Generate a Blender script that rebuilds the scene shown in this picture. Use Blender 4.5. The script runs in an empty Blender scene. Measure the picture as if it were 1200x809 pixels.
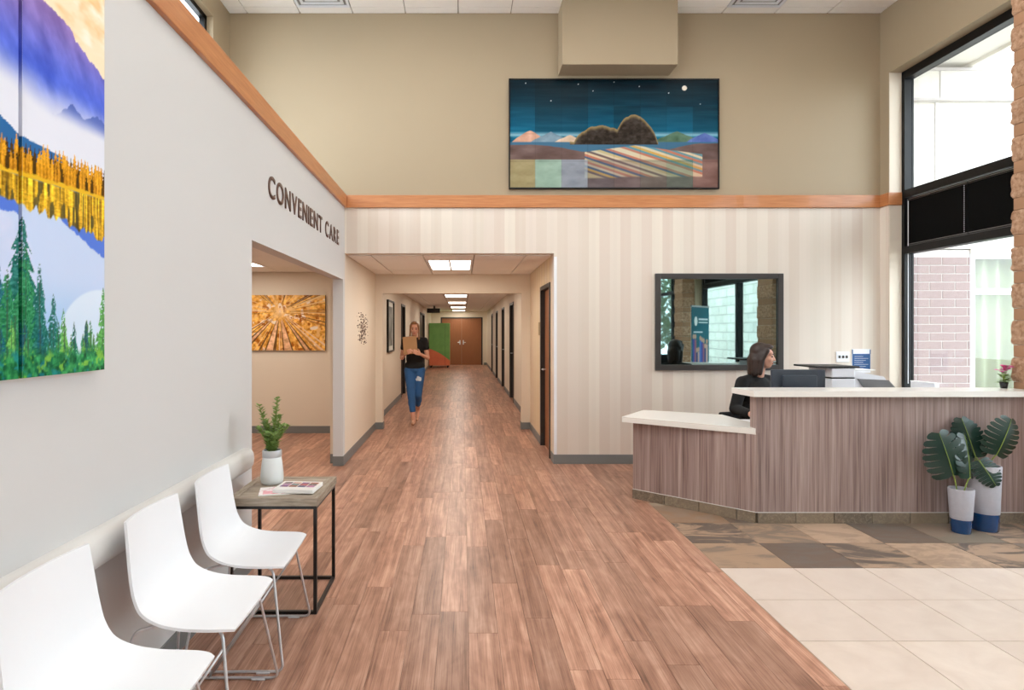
import bpy, bmesh, math, random
import numpy as np
from mathutils import Vector, Matrix, noise as mnoise

# ------------------------------------------------------------------ camera, world, exposure
sc = bpy.context.scene
COL = sc.collection
PI = math.pi
random.seed(7)
EYE = 1.54
cam_d = bpy.data.cameras.new('camera')
cam = bpy.data.objects.new('camera', cam_d)
COL.objects.link(cam)
cam.location = (0, 0, EYE)
cam.rotation_euler = (PI / 2, 0, 0)
cam_d.sensor_width = 36
cam_d.lens = 21.0
cam_d.shift_x = 58 / 1200
cam_d.shift_y = -16.5 / 1200
cam_d.clip_start = .05
sc.camera = cam

world = bpy.data.worlds.new('overcast_sky')
sc.world = world
world.use_nodes = True
wbg = world.node_tree.nodes['Background']
wbg.inputs[0].default_value = (.84, .92, 1.0, 1)
wbg.inputs[1].default_value = 7.0

sc.view_settings.view_transform = 'Standard'
sc.view_settings.look = 'None'
sc.view_settings.gamma = 1
sc.view_settings.use_curve_mapping = False
sc.view_settings.exposure = 0.12
sc.cycles.use_denoising = True
sc.cycles.max_bounces = 10
sc.cycles.diffuse_bounces = 6
sc.cycles.glossy_bounces = 5
sc.cycles.transparent_max_bounces = 16
sc.cycles.sample_clamp_indirect = 8
LOBBY_W, HALL_W, SIDE_W = 7, 15, 13

# ------------------------------------------------------------------ helpers
def lin(r, g=None, b=None):
    if g is None: r, g, b = r
    f = lambda c: (c / 255 / 12.92) if c / 255 <= .04045 else ((c / 255 + .055) / 1.055) ** 2.4
    return (f(r), f(g), f(b), 1)

class NT:
    """small node-tree builder"""
    def __init__(s, name):
        s.m = bpy.data.materials.new(name); s.m.use_nodes = True
        s.t = s.m.node_tree; s.b = s.t.nodes['Principled BSDF']
    def n(s, typ, **kw):
        x = s.t.nodes.new(typ)
        for k, v in kw.items():
            if k.startswith('i_'):
                key = k[2:]; key = int(key) if key.isdigit() else key
                s.set(x, key, v)
            else: setattr(x, k, v)
        return x
    def set(s, node, key, v):
        inp = node.inputs[key]
        if isinstance(v, bpy.types.NodeSocket): s.t.links.new(v, inp)
        else: inp.default_value = v
    def math(s, op, a, b=0.0, c=0.0):
        x = s.n('ShaderNodeMath', operation=op)
        s.set(x, 0, a); s.set(x, 1, b); s.set(x, 2, c)
        return x.outputs[0]
    def mix(s, f, a, b, mode='MIX'):
        x = s.n('ShaderNodeMix', data_type='RGBA', blend_type=mode)
        s.set(x, 0, f); s.set(x, 6, a); s.set(x, 7, b)
        return x.outputs[2]
    def ramp(s, f, stops, interp='LINEAR'):
        x = s.n('ShaderNodeValToRGB'); cr = x.color_ramp; cr.interpolation = interp
        while len(cr.elements) < len(stops): cr.elements.new(.5)
        for e, (p, c) in zip(cr.elements, stops): e.position = p; e.color = c
        s.set(x, 0, f); return x.outputs[0]
    def noise(s, vec, scale, detail=4, rough=.55, dist=0):
        x = s.n('ShaderNodeTexNoise'); s.set(x, 'Vector', vec)
        x.inputs['Scale'].default_value = scale; x.inputs['Detail'].default_value = detail
        x.inputs['Roughness'].default_value = rough; x.inputs['Distortion'].default_value = dist
        return x.outputs[0]
    def pos(s): return s.n('ShaderNodeNewGeometry').outputs['Position']
    def obj(s): return s.n('ShaderNodeTexCoord').outputs['Object']
    def vmul(s, v, xyz):
        x = s.n('ShaderNodeVectorMath', operation='MULTIPLY'); s.set(x, 0, v); s.set(x, 1, xyz); return x.outputs[0]
    def vadd(s, v, w):
        x = s.n('ShaderNodeVectorMath', operation='ADD'); s.set(x, 0, v); s.set(x, 1, w); return x.outputs[0]
    def bump(s, h, strength=.3, dist=.01):
        x = s.n('ShaderNodeBump'); s.set(x, 'Height', h); x.inputs['Strength'].default_value = strength
        x.inputs['Distance'].default_value = dist; s.set(s.b, 'Normal', x.outputs[0])
    def fin(s, color=None, rough=.5, metal=0, spec=None, coat=0):
        if color is not None: s.set(s.b, 'Base Color', color)
        s.set(s.b, 'Roughness', rough); s.set(s.b, 'Metallic', metal)
        if spec is not None: s.set(s.b, 'Specular IOR Level', spec)
        if coat: s.set(s.b, 'Coat Weight', coat)
        return s.m

M = {}
def pm(key, rgb, rough=.5, metal=0, var=0.06, scale=6, bump=None, spec=None, coat=0, stretch=(1, 1, 1)):
    """plain painted / plastic / metal surface with slight procedural variation"""
    t = NT(key)
    c = lin(rgb)
    v = t.vmul(t.obj(), stretch)
    n = t.noise(v, scale)
    lo = tuple(x * (1 - var) for x in c[:3]) + (1,); hi = tuple(min(1, x * (1 + var)) for x in c[:3]) + (1,)
    col = t.mix(n, lo, hi)
    if bump: t.bump(t.noise(v, bump[0]), bump[1], bump[2] if len(bump) > 2 else .005)
    M[key] = t.fin(col, rough, metal, spec, coat)
    return M[key]

class MB:
    """collects faces, builds one mesh"""
    def __init__(s): s.v = []; s.f = []; s.m = []
    def add(s, verts, faces, mi=0):
        o = len(s.v); s.v += [tuple(p) for p in verts]
        s.f += [tuple(i + o for i in f) for f in faces]; s.m += [mi] * len(faces)
        return s
    def box(s, x0, x1, y0, y1, z0, z1, mi=0):
        return s.add([(x0,y0,z0),(x1,y0,z0),(x1,y1,z0),(x0,y1,z0),(x0,y0,z1),(x1,y0,z1),(x1,y1,z1),(x0,y1,z1)],
              [(0,3,2,1),(4,5,6,7),(0,1,5,4),(1,2,6,5),(2,3,7,6),(3,0,4,7)], mi)
    def bbox(s, x0, x1, y0, y1, z0, z1, b=.004, mi=0):
        """box with chamfered edges"""
        bm = bmesh.new()
        r = bmesh.ops.create_cube(bm, size=1)
        for v in bm.verts:
            v.co = Vector(((x0+x1)/2 + v.co.x*(x1-x0), (y0+y1)/2 + v.co.y*(y1-y0), (z0+z1)/2 + v.co.z*(z1-z0)))
        bmesh.ops.bevel(bm, geom=bm.edges[:], offset=b, segments=2, profile=.5, affect='EDGES')
        bm.verts.index_update()
        s.add([v.co for v in bm.verts], [[v.index for v in f.verts] for f in bm.faces], mi)
        bm.free(); return s
    def prism(s, pts, z0, z1, mi=0):
        n = len(pts)
        a = sum(pts[i][0]*pts[(i+1)%n][1]-pts[(i+1)%n][0]*pts[i][1] for i in range(n))
        if a < 0: pts = pts[::-1]
        return s.add([(x,y,z0) for x,y in pts]+[(x,y,z1) for x,y in pts],
              [tuple(range(n-1,-1,-1)), tuple(range(n,2*n))]+[(i,(i+1)%n,n+(i+1)%n,n+i) for i in range(n)], mi)
    def tube(s, path, r, seg=8, mi=0, closed=False):
        P = [Vector(p) for p in path]; n = len(P)
        R = r if isinstance(r, (list, tuple)) else [r]*n
        base = len(s.v); up = None
        for i in range(n):
            if closed: d = (P[(i+1)%n]-P[i-1])
            else: d = P[min(i+1,n-1)]-P[max(i-1,0)]
            d.normalize()
            if up is None:
                up = Vector((0,0,1)) if abs(d.z) < .9 else Vector((1,0,0))
            a = d.cross(up)
            if a.length < 1e-5: a = d.orthogonal()
            a.normalize(); b = a.cross(d).normalized(); up = b
            for k in range(seg):
                t = 2*PI*k/seg
                s.v.append(tuple(P[i]+(a*math.cos(t)+b*math.sin(t))*R[i]))
        rng = n if closed else n-1
        for i in range(rng):
            for k in range(seg):
                j=(i+1)%n
                s.f.append((base+i*seg+k, base+j*seg+k, base+j*seg+(k+1)%seg, base+i*seg+(k+1)%seg)); s.m.append(mi)
        if not closed:
            s.f.append(tuple(base+k for k in range(seg))); s.m.append(mi)
            s.f.append(tuple(base+(n-1)*seg+k for k in range(seg-1,-1,-1))); s.m.append(mi)
        return s
    def lathe(s, prof, c=(0,0,0), seg=28, mi=0, cap=True):
        base=len(s.v); n=len(prof)
        for (r,z) in prof:
            for k in range(seg):
                t=2*PI*k/seg; s.v.append((c[0]+r*math.cos(t), c[1]+r*math.sin(t), c[2]+z))
        for i in range(n-1):
            for k in range(seg):
                s.f.append((base+i*seg+k, base+i*seg+(k+1)%seg, base+(i+1)*seg+(k+1)%seg, base+(i+1)*seg+k)); s.m.append(mi)
        if cap:
            s.f.append(tuple(base+k for k in range(seg-1,-1,-1))); s.m.append(mi)
            s.f.append(tuple(base+(n-1)*seg+k for k in range(seg))); s.m.append(mi)
        return s
    def ell(s, c, r, rot=None, seg=16, rings=10, mi=0):
        c=Vector(c); vs=[]; fs=[]
        for i in range(rings+1):
            ph=PI*i/rings
            for k in range(seg):
                t=2*PI*k/seg
                p=Vector((r[0]*math.sin(ph)*math.cos(t), r[1]*math.sin(ph)*math.sin(t), r[2]*math.cos(ph)))
                if rot is not None: p = rot @ p
                vs.append(c+p)
        for i in range(rings):
            for k in range(seg):
                fs.append((i*seg+k,(i+1)*seg+k,(i+1)*seg+(k+1)%seg,i*seg+(k+1)%seg))
        bm=bmesh.new(); bv=[bm.verts.new(v) for v in vs]
        for f in fs: bm.faces.new([bv[i] for i in f])
        bmesh.ops.remove_doubles(bm, verts=bm.verts, dist=1e-6)
        bm.verts.index_update()
        s.add([v.co for v in bm.verts], [[v.index for v in f.verts] for f in bm.faces], mi); bm.free()
        return s
    def cap(s, p0, r0, p1, r1, seg=14, mi=0):
        """tapered capsule"""
        p0=Vector(p0); p1=Vector(p1); d=p1-p0; L=d.length; q=Vector((0,0,1)).rotation_difference(d)
        prof=[(0,-r0)]+[(r0*math.sin(a),-r0*math.cos(a)) for a in (PI/8,PI/4,3*PI/8,PI/2)]
        prof+=[(r1*math.cos(a),L+r1*math.sin(a)) for a in (0,PI/8,PI/4,3*PI/8)]+[(0,L+r1)]
        vs=[]; fs=[]; n=len(prof)
        vs.append(p0+q@Vector((0,0,prof[0][1])))
        for (r,z) in prof[1:-1]:
            for k in range(seg):
                t=2*PI*k/seg; vs.append(p0+q@Vector((r*math.cos(t),r*math.sin(t),z)))
        vs.append(p0+q@Vector((0,0,prof[-1][1])))
        for k in range(seg): fs.append((0,1+(k+1)%seg,1+k))
        for i in range(n-3):
            for k in range(seg):
                a=1+i*seg; fs.append((a+k,a+(k+1)%seg,a+seg+(k+1)%seg,a+seg+k))
        a=1+(n-3)*seg; last=len(vs)-1
        for k in range(seg): fs.append((a+k,a+(k+1)%seg,last))
        return s.add(vs,fs,mi)
    def move(s, dx, dy, dz): s.v=[(x+dx,y+dy,z+dz) for x,y,z in s.v]; return s
    def mesh(s, name, mats, smooth=False):
        me=bpy.data.meshes.new(name); me.from_pydata(s.v,[],s.f)
        for m in (mats if isinstance(mats,(list,tuple)) else [mats]): me.materials.append(m)
        if len(set(s.m))>1: me.polygons.foreach_set('material_index', s.m)
        if smooth: me.shade_smooth() if hasattr(me,'shade_smooth') else None
        me.update(); return me

def link(name, me, parent=None, loc=None, rot=None, scale=None):
    o=bpy.data.objects.new(name,me); COL.objects.link(o)
    if parent is not None: o.parent=parent
    if loc is not None: o.location=loc
    if rot is not None: o.rotation_euler=rot
    if scale is not None: o.scale=scale
    return o
def part(name, mb, mat, parent=None, smooth=False, sharp=None, loc=None, rot=None):
    me=mb.mesh(name,mat,smooth or sharp is not None)
    if sharp is not None: me.set_sharp_from_angle(angle=math.radians(sharp))
    return link(name,me,parent,loc,rot)
def tag(o, label=None, cat=None, group=None, kind=None):
    if label: o['label']=label
    if cat: o['category']=cat
    if group: o['group']=group
    if kind: o['kind']=kind
    return o
def thing(name,label,cat,loc=(0,0,0),rz=0,group=None):
    o=bpy.data.objects.new(name,None); COL.objects.link(o); o.empty_display_size=.1
    o.location=loc; o.rotation_euler=(0,0,rz)
    return tag(o,label,cat,group)
def struct(name, mb, mat, parent=None, label=None):
    o=part(name,mb,mat,parent)
    if parent is None: tag(o,label,None,None,'structure')
    return o
def sroot(name, loc=(0,0,0), label=None, rz=0):
    o=bpy.data.objects.new(name,None); COL.objects.link(o); o.location=loc; o.rotation_euler=(0,0,rz)
    return tag(o,label,kind='structure')
def copy_tree(o,parent=None):
    c=o.copy(); COL.objects.link(c); c.parent=parent
    for ch in list(o.children): copy_tree(ch,c)
    return c
def fillet(pts, rad, n=5):
    """rounds the inner corners of a polyline"""
    P=[Vector(p) for p in pts]; out=[P[0]]
    for i in range(1,len(P)-1):
        a=(P[i-1]-P[i]); b=(P[i+1]-P[i]); r=min(rad,a.length*.45,b.length*.45)
        p0=P[i]+a.normalized()*r; p1=P[i]+b.normalized()*r
        for k in range(n+1):
            t=k/n; out.append(p0*(1-t)**2+P[i]*2*t*(1-t)+p1*t*t)
    out.append(P[-1]); return out
def crom(ctrl, n):
    """catmull-rom sampling of a control list of tuples"""
    C=np.array(ctrl,float); C=np.vstack([2*C[0]-C[1],C,2*C[-1]-C[-2]]); m=len(ctrl)-1; out=[]
    for u in np.linspace(0,m,n):
        i=min(int(u),m-1); t=u-i; p0,p1,p2,p3=C[i:i+4]
        out.append(.5*((2*p1)+(-p0+p2)*t+(2*p0-5*p1+4*p2-p3)*t*t+(-p0+3*p1-3*p2+p3)*t**3))
    return np.array(out)
def remesh(name, mb, mats, voxel=.008, smooth=4, parent=None, loc=None, rot=None, pick=None):
    """fuses overlapping closed shapes into one continuous smooth surface"""
    me=mb.mesh(name+'_src',mats if isinstance(mats,(list,tuple)) else [mats])
    o=bpy.data.objects.new(name+'_src',me); COL.objects.link(o)
    r=o.modifiers.new('r','REMESH'); r.mode='VOXEL'; r.voxel_size=voxel; r.use_smooth_shade=True
    s_=o.modifiers.new('s','SMOOTH'); s_.factor=.5; s_.iterations=smooth
    dg=bpy.context.evaluated_depsgraph_get(); dg.update()
    new=bpy.data.meshes.new_from_object(o.evaluated_get(dg)); new.name=name
    bpy.data.objects.remove(o); bpy.data.meshes.remove(me)
    new.materials.clear()
    for m in (mats if isinstance(mats,(list,tuple)) else [mats]): new.materials.append(m)
    new.polygons.foreach_set('material_index', [pick(p.center) for p in new.polygons] if pick else [0]*len(new.polygons))
    new.shade_smooth()
    return link(name,new,parent,loc,rot)

# value noise on numpy arrays, for printed pictures
def vnoise(x,y,seed=0):
    xi=np.floor(x).astype(np.int64); yi=np.floor(y).astype(np.int64); fx=x-xi; fy=y-yi
    fx=fx*fx*(3-2*fx); fy=fy*fy*(3-2*fy)
    def h(a,b):
        n=(a*374761393+b*668265263+seed*1442695041)&0xffffffff
        n=((n^(n>>13))*1274126177)&0xffffffff
        return ((n^(n>>16))&0xffff)/65535.
    return (h(xi,yi)*(1-fx)+h(xi+1,yi)*fx)*(1-fy)+(h(xi,yi+1)*(1-fx)+h(xi+1,yi+1)*fx)*fy
def fbm(x,y,seed=0,o=4):
    s=0; a=.5
    for k in range(o): s=s+a*vnoise(x*2**k,y*2**k,seed+k); a*=.5
    return s/(1-.5**o)
def sstep(a,b,x):
    t=np.clip((x-a)/(b-a),0,1); return t*t*(3-2*t)
def blend(c,mask,rgb):
    m=np.clip(mask,0,1)[...,None]; return c*(1-m)+np.array(rgb,float)*m if not isinstance(rgb,np.ndarray) else c*(1-m)+rgb*m
def full(shape,rgb): return np.ones(shape+(3,))*np.array(rgb,float)
def print_mat(name,rough=.45):
    t=NT(name); a=t.n('ShaderNodeAttribute',attribute_name='print'); return t.fin(a.outputs[0],rough,spec=.12)
M['print']=print_mat('printed_canvas'); M['print_gloss']=print_mat('printed_gloss',.3)
def print_mesh(name,pos,rgb,mat):
    """pos (n,m,3) grid, rgb (n,m,3) sRGB 0..255 -> mesh with a colour attribute"""
    n,m,_=pos.shape; me=bpy.data.meshes.new(name)
    idx=np.arange(n*m).reshape(n,m)
    q=np.stack([idx[:-1,:-1],idx[1:,:-1],idx[1:,1:],idx[:-1,1:]],-1).reshape(-1,4)
    me.vertices.add(n*m); me.vertices.foreach_set('co',pos.reshape(-1).astype(np.float32))
    me.loops.add(q.size); me.loops.foreach_set('vertex_index',q.reshape(-1).astype(np.int32))
    me.polygons.add(len(q)); me.polygons.foreach_set('loop_start',np.arange(0,q.size,4,dtype=np.int32))
    me.update(calc_edges=True)
    c=np.clip(rgb,0,255)/255.; c=np.where(c<=.04045,c/12.92,((c+.055)/1.055)**2.4)
    at=me.color_attributes.new('print','FLOAT_COLOR','POINT')
    at.data.foreach_set('color',np.concatenate([c,np.ones((n,m,1))],-1).reshape(-1).astype(np.float32))
    me.materials.append(mat); me.validate(); return me

# ------------------------------------------------------------------ materials
pm('white_paint',(208,208,208),.6,var=.015,scale=2,bump=(180,.06,.002))
pm('beige_paint',(226,214,197),.6,var=.02,scale=2,bump=(180,.05,.002))
pm('tan_paint',(166,149,123),.6,var=.02,scale=2,bump=(180,.05,.002))
pm('rubber_base',(120,122,122),.5,var=.05)
pm('black_frame',(13,13,15),.4,var=.1,spec=.3)
pm('blind_black',(7,7,7),.8,var=.1,spec=.1)
pm('bronze_frame',(58,54,52),.4,var=.08)
pm('black_metal',(22,22,23),.4,var=.1)
pm('black_plastic',(24,25,28),.45,var=.1)
pm('charcoal',(52,60,72),.4,var=.05)
pm('white_plastic',(238,241,246),.35,var=.01,coat=.15)
pm('off_white_plastic',(228,230,236),.4,var=.02)
pm('chrome',(214,218,224),.3,.75,var=.02)
pm('grey_metal',(150,150,150),.35,1,var=.03)
pm('rail',(214,213,211),.45,var=.02)
pm('quartz',(238,235,230),.25,var=.03,scale=160)
pm('tile_ceiling',(243,240,236),.9,var=.04,scale=60,bump=(400,.25,.003))
pm('grid_ceiling',(158,150,142),.6,var=.03)
pm('paper',(240,240,238),.6,var=.02)
pm('blue_print',(32,84,140),.5,var=.05)
pm('door_wood',(148,94,60),.4,var=.16,scale=9,stretch=(6,6,.5))
pm('dark_door',(66,47,38),.4,var=.12,scale=9,stretch=(6,6,.5))
pm('frame_dark',(52,50,49),.4,var=.06)
pm('skin',(214,160,136),.5,var=.04)
pm('lips',(176,92,86),.45,var=.03)
pm('eye',(40,30,28),.2,var=.03)
pm('black_cloth',(16,16,18),.85,var=.2,scale=30,bump=(60,.2,.004))
pm('denim',(44,92,146),.85,var=.22,scale=14,bump=(300,.2,.002))
pm('denim_hole',(206,214,222),.85,var=.08,scale=60)
pm('brown_hair',(46,30,24),.45,var=.4,scale=20,stretch=(6,6,1))
pm('blond_hair',(140,98,62),.45,var=.3,scale=20,stretch=(6,6,1))
pm('clipboard',(170,128,84),.55,var=.08,scale=20)
pm('shoe',(196,148,122),.5,var=.05)
pm('glazed_blue',(12,62,112),.18,var=.25,scale=18,coat=.5)
pm('concrete',(170,168,175),.8,var=.1,scale=30,bump=(60,.3,.004))
pm('leaf_dark',(13,44,34),.3,var=.35,scale=14)
pm('leaf_rib',(128,148,62),.5,var=.1)
pm('leaf_light',(128,158,84),.5,var=.3,scale=60)
pm('vase_white',(224,230,230),.35,var=.03)
pm('silver',(196,198,202),.45,.5,var=.03)
pm('pink_petal',(226,84,160),.5,var=.15,scale=40)
pm('soil',(46,34,26),.9,var=.3,scale=40)
pm('letter_brown',(92,64,52),.4,var=.06)
pm('limestone',(232,228,220),.9,var=.05,scale=20,bump=(60,.4,.01))
pm('brick_face',(160,140,138),.9,var=.14,scale=14,bump=(50,.5,.01))
pm('mortar',(206,200,198),.95,var=.05,scale=20)
pm('curtain',(176,180,150),.9,var=.08,scale=4)
pm('soffit_paint',(236,232,224),.7,var=.02)
pm('asphalt',(168,166,160),.9,var=.1,scale=3)
pm('hedge',(70,112,48),.7,var=.4,scale=6)
pm('bark',(92,72,54),.9,var=.2)
pm('brass_sign',(150,120,72),.4,.4,var=.06)
pm('exit_dark',(34,32,32),.4,var=.05)

# orange maple trim
t=NT('maple_trim'); g=t.noise(t.vmul(t.pos(),(1.2,1.2,22)),3,5,.6,.4)
M['trim']=t.fin(t.ramp(g,[(.25,lin(174,108,62)),(.75,lin(202,138,88))]),.35,coat=.2)
# worn wood of the side table
t=NT('grey_worn_wood'); g=t.noise(t.vmul(t.obj(),(4,30,30)),2.2,6,.65,.3); r=t.n('ShaderNodeObjectInfo').outputs['Random']
M['table_wood']=t.fin(t.mix(t.math('MULTIPLY',r,.35),t.ramp(g,[(.28,lin(124,110,96)),(.5,lin(168,154,138)),(.75,lin(198,186,170))]),lin(120,108,92)),.6)
# mauve-brown vertical grain laminate of the desk
t=NT('desk_laminate'); p=t.pos()
g1=t.noise(t.vmul(p,(26,26,.55)),1.6,5,.6,.15); g2=t.noise(t.vmul(p,(90,90,1.1)),1.5,3,.5); g3=t.noise(t.vmul(p,(7,7,.2)),1.3,2,.5)
mixv=t.math('ADD',t.math('MULTIPLY',g1,.55),t.math('ADD',t.math('MULTIPLY',g2,.25),t.math('MULTIPLY',g3,.2)))
M['laminate']=t.fin(t.ramp(mixv,[(.36,lin(104,84,80)),(.46,lin(146,124,119)),(.55,lin(166,145,139)),(.66,lin(192,174,167))]),.45)
# striped wallpaper: bands of unequal tone along x (and y on side walls)
def wallpaper(name,axis,base,spread):
    t=NT(name); sx=t.n('ShaderNodeSeparateXYZ'); t.set(sx,0,t.pos()); x=sx.outputs[axis]
    band=t.math('FLOOR',t.math('MULTIPLY',x,8.2)); fine=t.math('FLOOR',t.math('MULTIPLY',x,24.6))
    w1=t.n('ShaderNodeTexWhiteNoise',noise_dimensions='1D'); t.set(w1,'W',band)
    w2=t.n('ShaderNodeTexWhiteNoise',noise_dimensions='1D'); t.set(w2,'W',fine)
    alt=t.math('MODULO',t.math('ABSOLUTE',band),2.0)
    f=t.math('ADD',t.math('MULTIPLY',alt,.45),t.math('ADD',t.math('MULTIPLY',w1.outputs[0],.3),t.math('MULTIPLY',w2.outputs[0],.25)))
    tone=t.ramp(f,[(0,lin(base)),(.5,lin([b-spread for b in base])),(1,lin(base[0]-spread*1.9,base[1]-spread*2.5,base[2]-spread*2.9))])
    tint=t.mix(t.math('MULTIPLY',w1.outputs[0],.35),tone,lin(222,204,196))
    M[name]=t.fin(tint,.55)
wallpaper('wallpaper',0,(228,219,206),8)
wallpaper('wallpaper_side',1,(228,208,174),9); wallpaper('wallpaper_right',1,(226,214,200),7)
# plank floor
def plank_mat(name,island):
    t=NT(name); p=t.pos()
    r=t.n('ShaderNodeNewGeometry').outputs['Random Per Island'] if island else t.n('ShaderNodeObjectInfo').outputs['Random']
    off=t.n('ShaderNodeCombineXYZ'); t.set(off,0,t.math('MULTIPLY',r,37)); t.set(off,1,t.math('MULTIPLY',r,91)); t.set(off,2,t.math('MULTIPLY',r,13))
    q=t.vadd(p,off.outputs[0])
    g=t.noise(t.vmul(q,(12,.6,1)),2.0,6,.62,.35)
    fine=t.noise(t.vmul(q,(95,1.3,1)),2.0,4,.65,.1)
    knot=t.noise(t.vmul(q,(5,2.4,1)),1.6,3,.5,1.2)
    v=t.math('ADD',t.math('MULTIPLY',g,.46),t.math('ADD',t.math('MULTIPLY',fine,.34),t.math('MULTIPLY',knot,.20)))
    c=t.ramp(v,[(.34,lin(98,67,54)),(.43,lin(148,106,87)),(.52,lin(178,134,113)),(.65,lin(210,171,150))])
    tone=t.math('MULTIPLY_ADD',r,.42,.76)
    mul=t.n('ShaderNodeCombineXYZ'); [t.set(mul,i,tone) for i in range(3)]
    c=t.mix(1.0,c,mul.outputs[0],'MULTIPLY')
    t.bump(fine,.08,.002)
    M[name]=t.fin(c,t.math('MULTIPLY_ADD',fine,.12,.30),spec=.4)
plank_mat('plank',False); plank_mat('plank_rest',True)
pm('plank_gap',(84,56,42),.8,var=.1)
# cream porcelain
t=NT('cream_tile'); p=t.pos(); r=t.n('ShaderNodeObjectInfo').outputs['Random']
g=t.noise(p,5,6,.6,.6)
c=t.mix(t.math('MULTIPLY',r,.55),t.ramp(g,[(.3,lin(210,193,180)),(.7,lin(226,212,200))]),lin(206,192,182))
M['cream_tile']=t.fin(c,.28,spec=.4)
# slate
t=NT('slate_tile'); p=t.pos(); r=t.n('ShaderNodeObjectInfo').outputs['Random']
off=t.n('ShaderNodeCombineXYZ'); t.set(off,0,t.math('MULTIPLY',r,41)); t.set(off,1,t.math('MULTIPLY',r,17))
q=t.vadd(p,off.outputs[0]); g=t.noise(t.vmul(q,(1,2.2,1)),2.2,7,.66,1.4); g2=t.noise(q,9,5,.6)
base=t.ramp(r,[(0,lin(104,88,78)),(.18,lin(170,142,118)),(.36,lin(126,116,102)),(.52,lin(150,120,96)),(.68,lin(192,164,140)),(.84,lin(94,84,78))],'CONSTANT')
c=t.mix(t.ramp(g,[(.46,(0,0,0,1)),(.56,(1,1,1,1))]),base,t.mix(r,lin(92,88,86),lin(178,150,126)))
c=t.mix(t.math('MULTIPLY',g2,.3),c,lin(136,116,98))
t.bump(g2,.25,.004); M['slate_tile']=t.fin(c,.42)
t=NT('slate_base'); p=t.pos(); r=t.n('ShaderNodeObjectInfo').outputs['Random']
g=t.noise(t.vadd(p,t.vmul(t.obj(),(3,3,3))),7,7,.68,1.6)
M['slate_base']=t.fin(t.mix(t.math('MULTIPLY',r,.8),t.ramp(g,[(.34,lin(78,72,64)),(.52,lin(118,106,92)),(.68,lin(156,142,122))]),lin(146,130,110)),.45)
pm('grout',(176,160,142),.9,var=.08,scale=20)
# split-face stone
t=NT('split_stone'); p=t.pos(); g=t.noise(p,26,6,.7); g2=t.noise(p,4,2)
c=t.mix(t.math('MULTIPLY',g2,.35),t.ramp(g,[(.32,lin(134,100,76)),(.5,lin(178,140,112)),(.7,lin(206,176,150))]),lin(168,124,88))
t.bump(g,.7,.02); M['split_stone']=t.fin(c,.9)
pm('smooth_stone',(164,124,94),.8,var=.14,scale=10,bump=(80,.2,.004))
# window glass: clear, with surface reflection
def glass(name,tint,refl):
    t=NT(name); nt=t.t; out=nt.nodes['Material Output']
    tr=t.n('ShaderNodeBsdfTransparent'); tr.inputs[0].default_value=tint
    gl=t.n('ShaderNodeBsdfGlossy'); gl.inputs[1].default_value=.01
    lw=t.n('ShaderNodeLayerWeight'); lw.inputs[0].default_value=.5
    fr=t.math('MULTIPLY_ADD',t.math('POWER',lw.outputs['Facing'],5.0),1-refl,refl)   # Schlick, same from both sides
    mx=t.n('ShaderNodeMixShader'); nt.links.new(fr,mx.inputs[0]); nt.links.new(tr.outputs[0],mx.inputs[1]); nt.links.new(gl.outputs[0],mx.inputs[2])
    nt.links.new(mx.outputs[0],out.inputs[0]); nt.nodes.remove(t.b); M[name]=t.m
glass('glass',(.97,.985,.98,1),.045)
# reflective privacy glass of the office window
t=NT('mirror_glass'); M['mirror_glass']=t.fin(lin(158,180,180),.02,1.0)
def emit(name,rgb,s):
    t=NT(name); t.set(t.b,'Base Color',(*rgb,1)); t.set(t.b,'Emission Color',(*rgb,1)); t.set(t.b,'Emission Strength',s); M[name]=t.m
emit('fill_lamp_cool',(1,.94,.86),6); emit('lamp_warm',(1,.9,.76),7)

# ------------------------------------------------------------------ room shell
XL,XL2=-1.365,-1.48       # left wall faces
YB=6.92                   # back wall face
XR=4.84                   # right wall face
ZC=5.23                   # lobby ceiling
HC=2.44                   # hall ceiling
YREAR=-4.0
TB,TT=2.966,3.11          # wood trim band

# floor slab
struct('floor',MB().box(-5.2,5.1,YREAR-.1,27.4,-.12,-.006),M['plank_gap'],label='plank floor of the lobby and hallway')
floor=bpy.data.objects['floor']
W,Lp,GAP=.152,1.22,.0016
unit=MB().box(0,1,0,1,-.006,0).mesh('plank',M['plank'])
XW=1.665
rows=[]; x=XL-1.2*0
cells=[]
for i in range(-26,27):
    x0=i*W+.03; x1=x0+W
    ph=random.random()*Lp
    yy=-3.9-ph; 
    while yy<27.2:
        y0,y1=max(yy,-3.9),min(yy+Lp,27.2); yy+=Lp
        a,b=x0,x1
        # areas that carry planks
        lo=-1.5 if (y0<3.9 or y0>8.9) else -5.0
        if y0>9.3: lo=-1.45
        hi=XW if y0<5.36 else (4.9 if y0<6.9 else 1.2)
        if y0<5.36<y1 and x1>XW:
            cells.append((a,b,5.36,y1)) if b<=4.9 else None
            if a<XW: cells.append((a,XW,y0,5.36))
            continue
        if b<=lo or a>=hi: continue
        a,b=max(a,lo),min(b,hi)
        if b-a<.02: continue
        cells.append((a,b,y0,y1))
def vis(c):
    xm,ym=(c[0]+c[1])/2,(c[2]+c[3])/2
    if ym<1.9 or xm<XL-.02 or xm>XW: return 1e9
    if ym>YB and not(-1.45<xm<1.15): return 1e9
    return ym
cells.sort(key=vis)
for c in cells[:300]:
    link('plank',unit,floor,(c[0]+GAP/2,c[2]+GAP/2,0),None,(c[1]-c[0]-GAP,c[3]-c[2]-GAP,1))
rest=MB()
for c in cells[300:]: rest.box(c[0]+GAP/2,c[1]-GAP/2,c[2]+GAP/2,c[3]-GAP/2,-.006,0)
o=part('plank_field',rest,M['plank_rest'],floor); tag(o,kind='stuff')

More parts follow.
